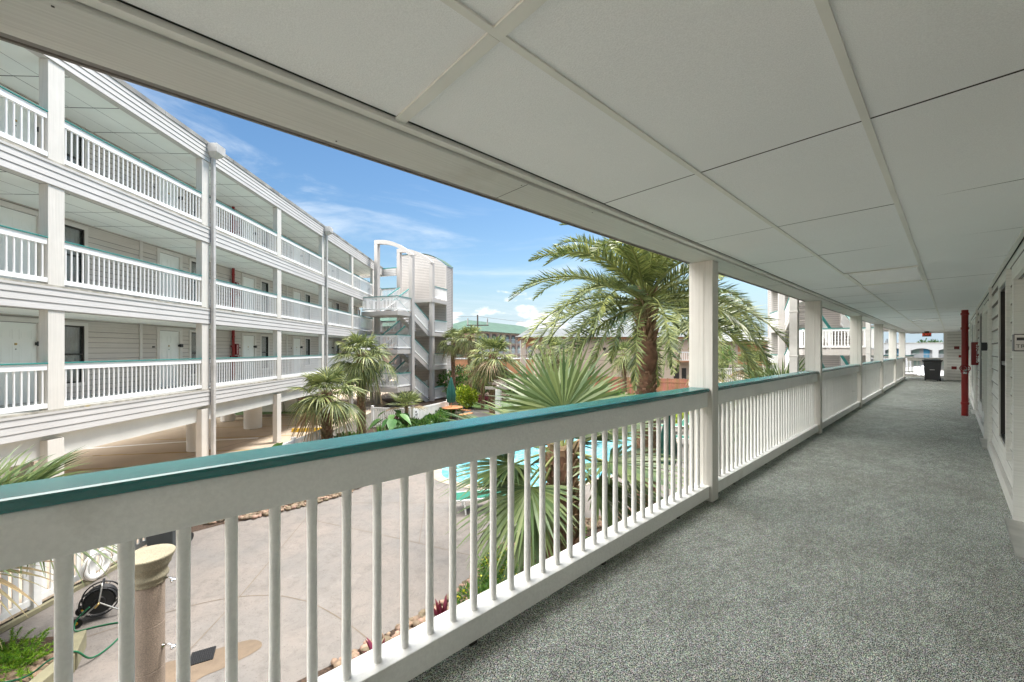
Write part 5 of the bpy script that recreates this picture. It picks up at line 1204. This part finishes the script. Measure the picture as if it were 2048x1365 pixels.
def car(loc, rz, col, label):
    t = thing('parked_car', label, 'car', loc, rz, 'cars parked beyond the gallery end'); L_, Wc = 4.5, 1.78
    prof = [(-2.2,.35),(-2.25,.62),(-2.1,.85),(-1.3,.95),(-.7,1.38),(.75,1.40),(1.35,1.0),(2.05,.90),(2.25,.6),(2.2,.32)]
    m = MB(); k = len(prof); ins = [0 if z < 1.0 else .16 for x,z in prof]
    vs = [(x,-Wc/2+i_,z) for (x,z),i_ in zip(prof,ins)] + [(x,Wc/2-i_,z) for (x,z),i_ in zip(prof,ins)]
    m.add(vs, [(i,(i+1)%k,k+(i+1)%k,k+i) for i in range(k)] + [tuple(range(k-1,-1,-1)), tuple(range(k,2*k))]); m.build('body', col, t, bevel=.06)
    m = MB()
    for sg in (-1,1): y=sg*(Wc/2-.12); m.add([(-1.0,y,1.0),(-.62,y-sg*.03,1.32),(.68,y-sg*.03,1.33),(1.12,y,1.0)],[(0,1,2,3)])
    m.build('window', M_black, t)
    for x in (-1.35,1.4):
        for y in (-.86,.86): m = MB(); m.tube([(x,y-.1,.33),(x,y+.1,.33)],.33,18); m.build('wheel', M_rubber, t)
M_cw = mat('car_white',(.7,.7,.7),.25); M_cr = mat('car_red',(.45,.05,.04),.25); M_cs = mat('car_silver',(.4,.41,.42),.25,metal=.6)
for s_, n_, mt, lab in ((100,3.0,M_cs,'silver car parked beyond the trash bin at the gallery end'),(98,12.0,M_cw,'white car parked left of the white canopy'),(90,-1.5,M_cw,'white car parked close behind the trash bin')):
    p = WL(s_, n_); car((p.x,p.y,G+.0), RZ+.2, mt, lab)
# utility poles, wires, lamp, far trees
def pole(label, x, y, h, arm=1.6, az=0):
    t = thing('utility_pole', label, 'utility pole', (x,y,G), az); m = MB(); m.tube([(0,0,0),(0,0,h)],[.16,.11],10); m.build('pole', M_pole, t)
    m = MB(); m.box(-arm,arm,-.06,.06,h-1.6,h-1.45); m.build('crossarm', M_pole, t)
    for x_ in (-arm*.9, arm*.9): m = MB(); m.tube([(x_,0,h-1.45),(x_,0,h-.5)],.09,8); m.build('insulator', M_flash, t)
    return t
pole('dark utility pole rising in front of the green hotel roof', -5.05, 59.0, 9.3, 1.6)
pole('utility pole with street bracket near the stair tower', -11.9, 50.0, 4.6, .3)
p = WL(150, 12); pole('utility pole above the white motel roof left of the exit sign', p.x, p.y, 7.2, .5)
p = WL(170, 8.5); pole('small far utility pole just left of the exit sign', p.x, p.y, 6.1, 1.7, RZ+1.57)
for lab, pts in (('overhead power line crossing the sky above the pink hotel', [(-40,64,7.2),(-5.05,59,6.4),(14,54,4.6),(40,50,4.0)]),
                 ('low cable running in front of the beige building wall', [(-14,44,.6),(2,43.5,.9),(22,43,.3)]), ('lower cable along the beige building wall', [(-14,41,-.9),(8,38,-1.25),(22,36,-.5)])):
    m = MB(); vs = []
    for a, b in zip(pts[:-1], pts[1:]):
        for i in range(8): q = i/8; vs.append((a[0]+(b[0]-a[0])*q, a[1]+(b[1]-a[1])*q, a[2]+(b[2]-a[2])*q - .35*4*q*(1-q)))
    vs.append(pts[-1]); m.tube(vs, .018, 5); o = m.build('power_line', M_pole); tag(o, lab, 'cable')
t = thing('street_lamp', 'slender street lamp in front of the arched hotel balconies', 'street lamp', (1.3,62,G)); m = MB(); m.tube([(0,0,0),(0,0,6.2)],.06,8); m.build('pole', M_galv, t); m = MB(); m.tube([(-.3,0,6.2),(.5,0,6.3)],.05,6); m.box(-.75,-.25,-.12,.12,6.15,6.28); m.build('lamp_head', M_galv, t)
def tree(label, x, y, h, r0, seed, leaf=L_dk, size=.5, n=1500, z0=G, group=None):
    r_ = random.Random(seed); t = thing('tree', label, 'tree', (x,y,z0), 0, group); m = MB(); m.tube([(0,0,0),(.1,0,h*.35),(0,.1,h*.7)],[.16*h/5,.11*h/5,.04],8)
    for k in range(5): a = k*1.3; m.tube([(0.05,0,h*.38),(r0*.5*math.cos(a),r0*.5*math.sin(a),h*.7)],[.07,.03],5)
    m.build('trunk', M_tbark, t); m = MB()
    for k in range(9):
        a = r_.uniform(0,6.28); q = r_.uniform(.1,.6)*r0; leafblob(m, (q*math.cos(a), q*math.sin(a), h*r_.uniform(.5,.85)), r0*.5, r0*.5, h*.2, n//9, size, r_, shell=.3)
    m.build('crown', leaf, t)
tree('round bright green tree right of the near gallery post', 17.3, 34.0, 4.6, 1.9, 1, L_sh, .25, 2400)
for i, (s_, n_, h, r0) in enumerate(((140,20,6.0,4),(142,3.6,6.6,3.2),(144,30,5.9,4),(140,38,6.0,3))):
    p = WL(s_, n_); tree(['dark tree top showing over the left of the white motel','dark tree top under the exit sign beyond the motel','far tree top left of the motel parapet','dark tree behind the motel farthest left'][i], p.x, p.y, h, r0, 10+i, L_dk, .6, 1200, group='trees behind the white motel')
for i, (x, y, h, r0) in enumerate(((-30,34,4.5,2.5),(-25.5,37,5.5,3),(-21,39,4,2.4),(-36,30,5,3))):
    tree(['leafy tree seen low between columns under the left building','larger tree beyond the board fence under the left building','small tree beyond the stucco enclosure','tree at the far left beyond the parking lot'][i], x, y, h, r0, 20+i, L_dk, .35, 1600)
# red roofed gas canopy left of the hotel and hedge
t = thing('red_kiosk', 'small building with red roof edge beside the stair tower, beyond the fence', 'building', (-12.6,55.5,G))
m = MB(); m.box(-2,2.2,0,4,0,3.3); m.build('wall', M_orange, t); m = MB(); m.box(-2.4,3.2,-.6,4.4,3.3,3.8); m.build('roof', M_red, t)
shrub('clipped dark hedge across the street beyond the board fence', -9.0, 62, 4.2, 1, 1.9, 900, .4, L_dk, 120, z0=G, clumps=7, stem=False)
t = thing('street_wall', 'low terracotta wall across the street in front of the pink hotel', 'wall', (-13,68,G)); m = MB(); m.box(0,24,0,.3,0,2.6); m.build('wall_face', M_orange, t); m = MB(); m.box(-.1,24.1,-.1,.4,2.6,2.8); m.build('coping', M_whiteL, t)
struct(MB().add([(-70,45,G-.02),(80,45,G-.02),(80,58,G-.02),(-70,58,G-.02)], [(0,1,2,3)]).build('road', mat('asphalt', (.07,.07,.07), .9, .15, .5)))
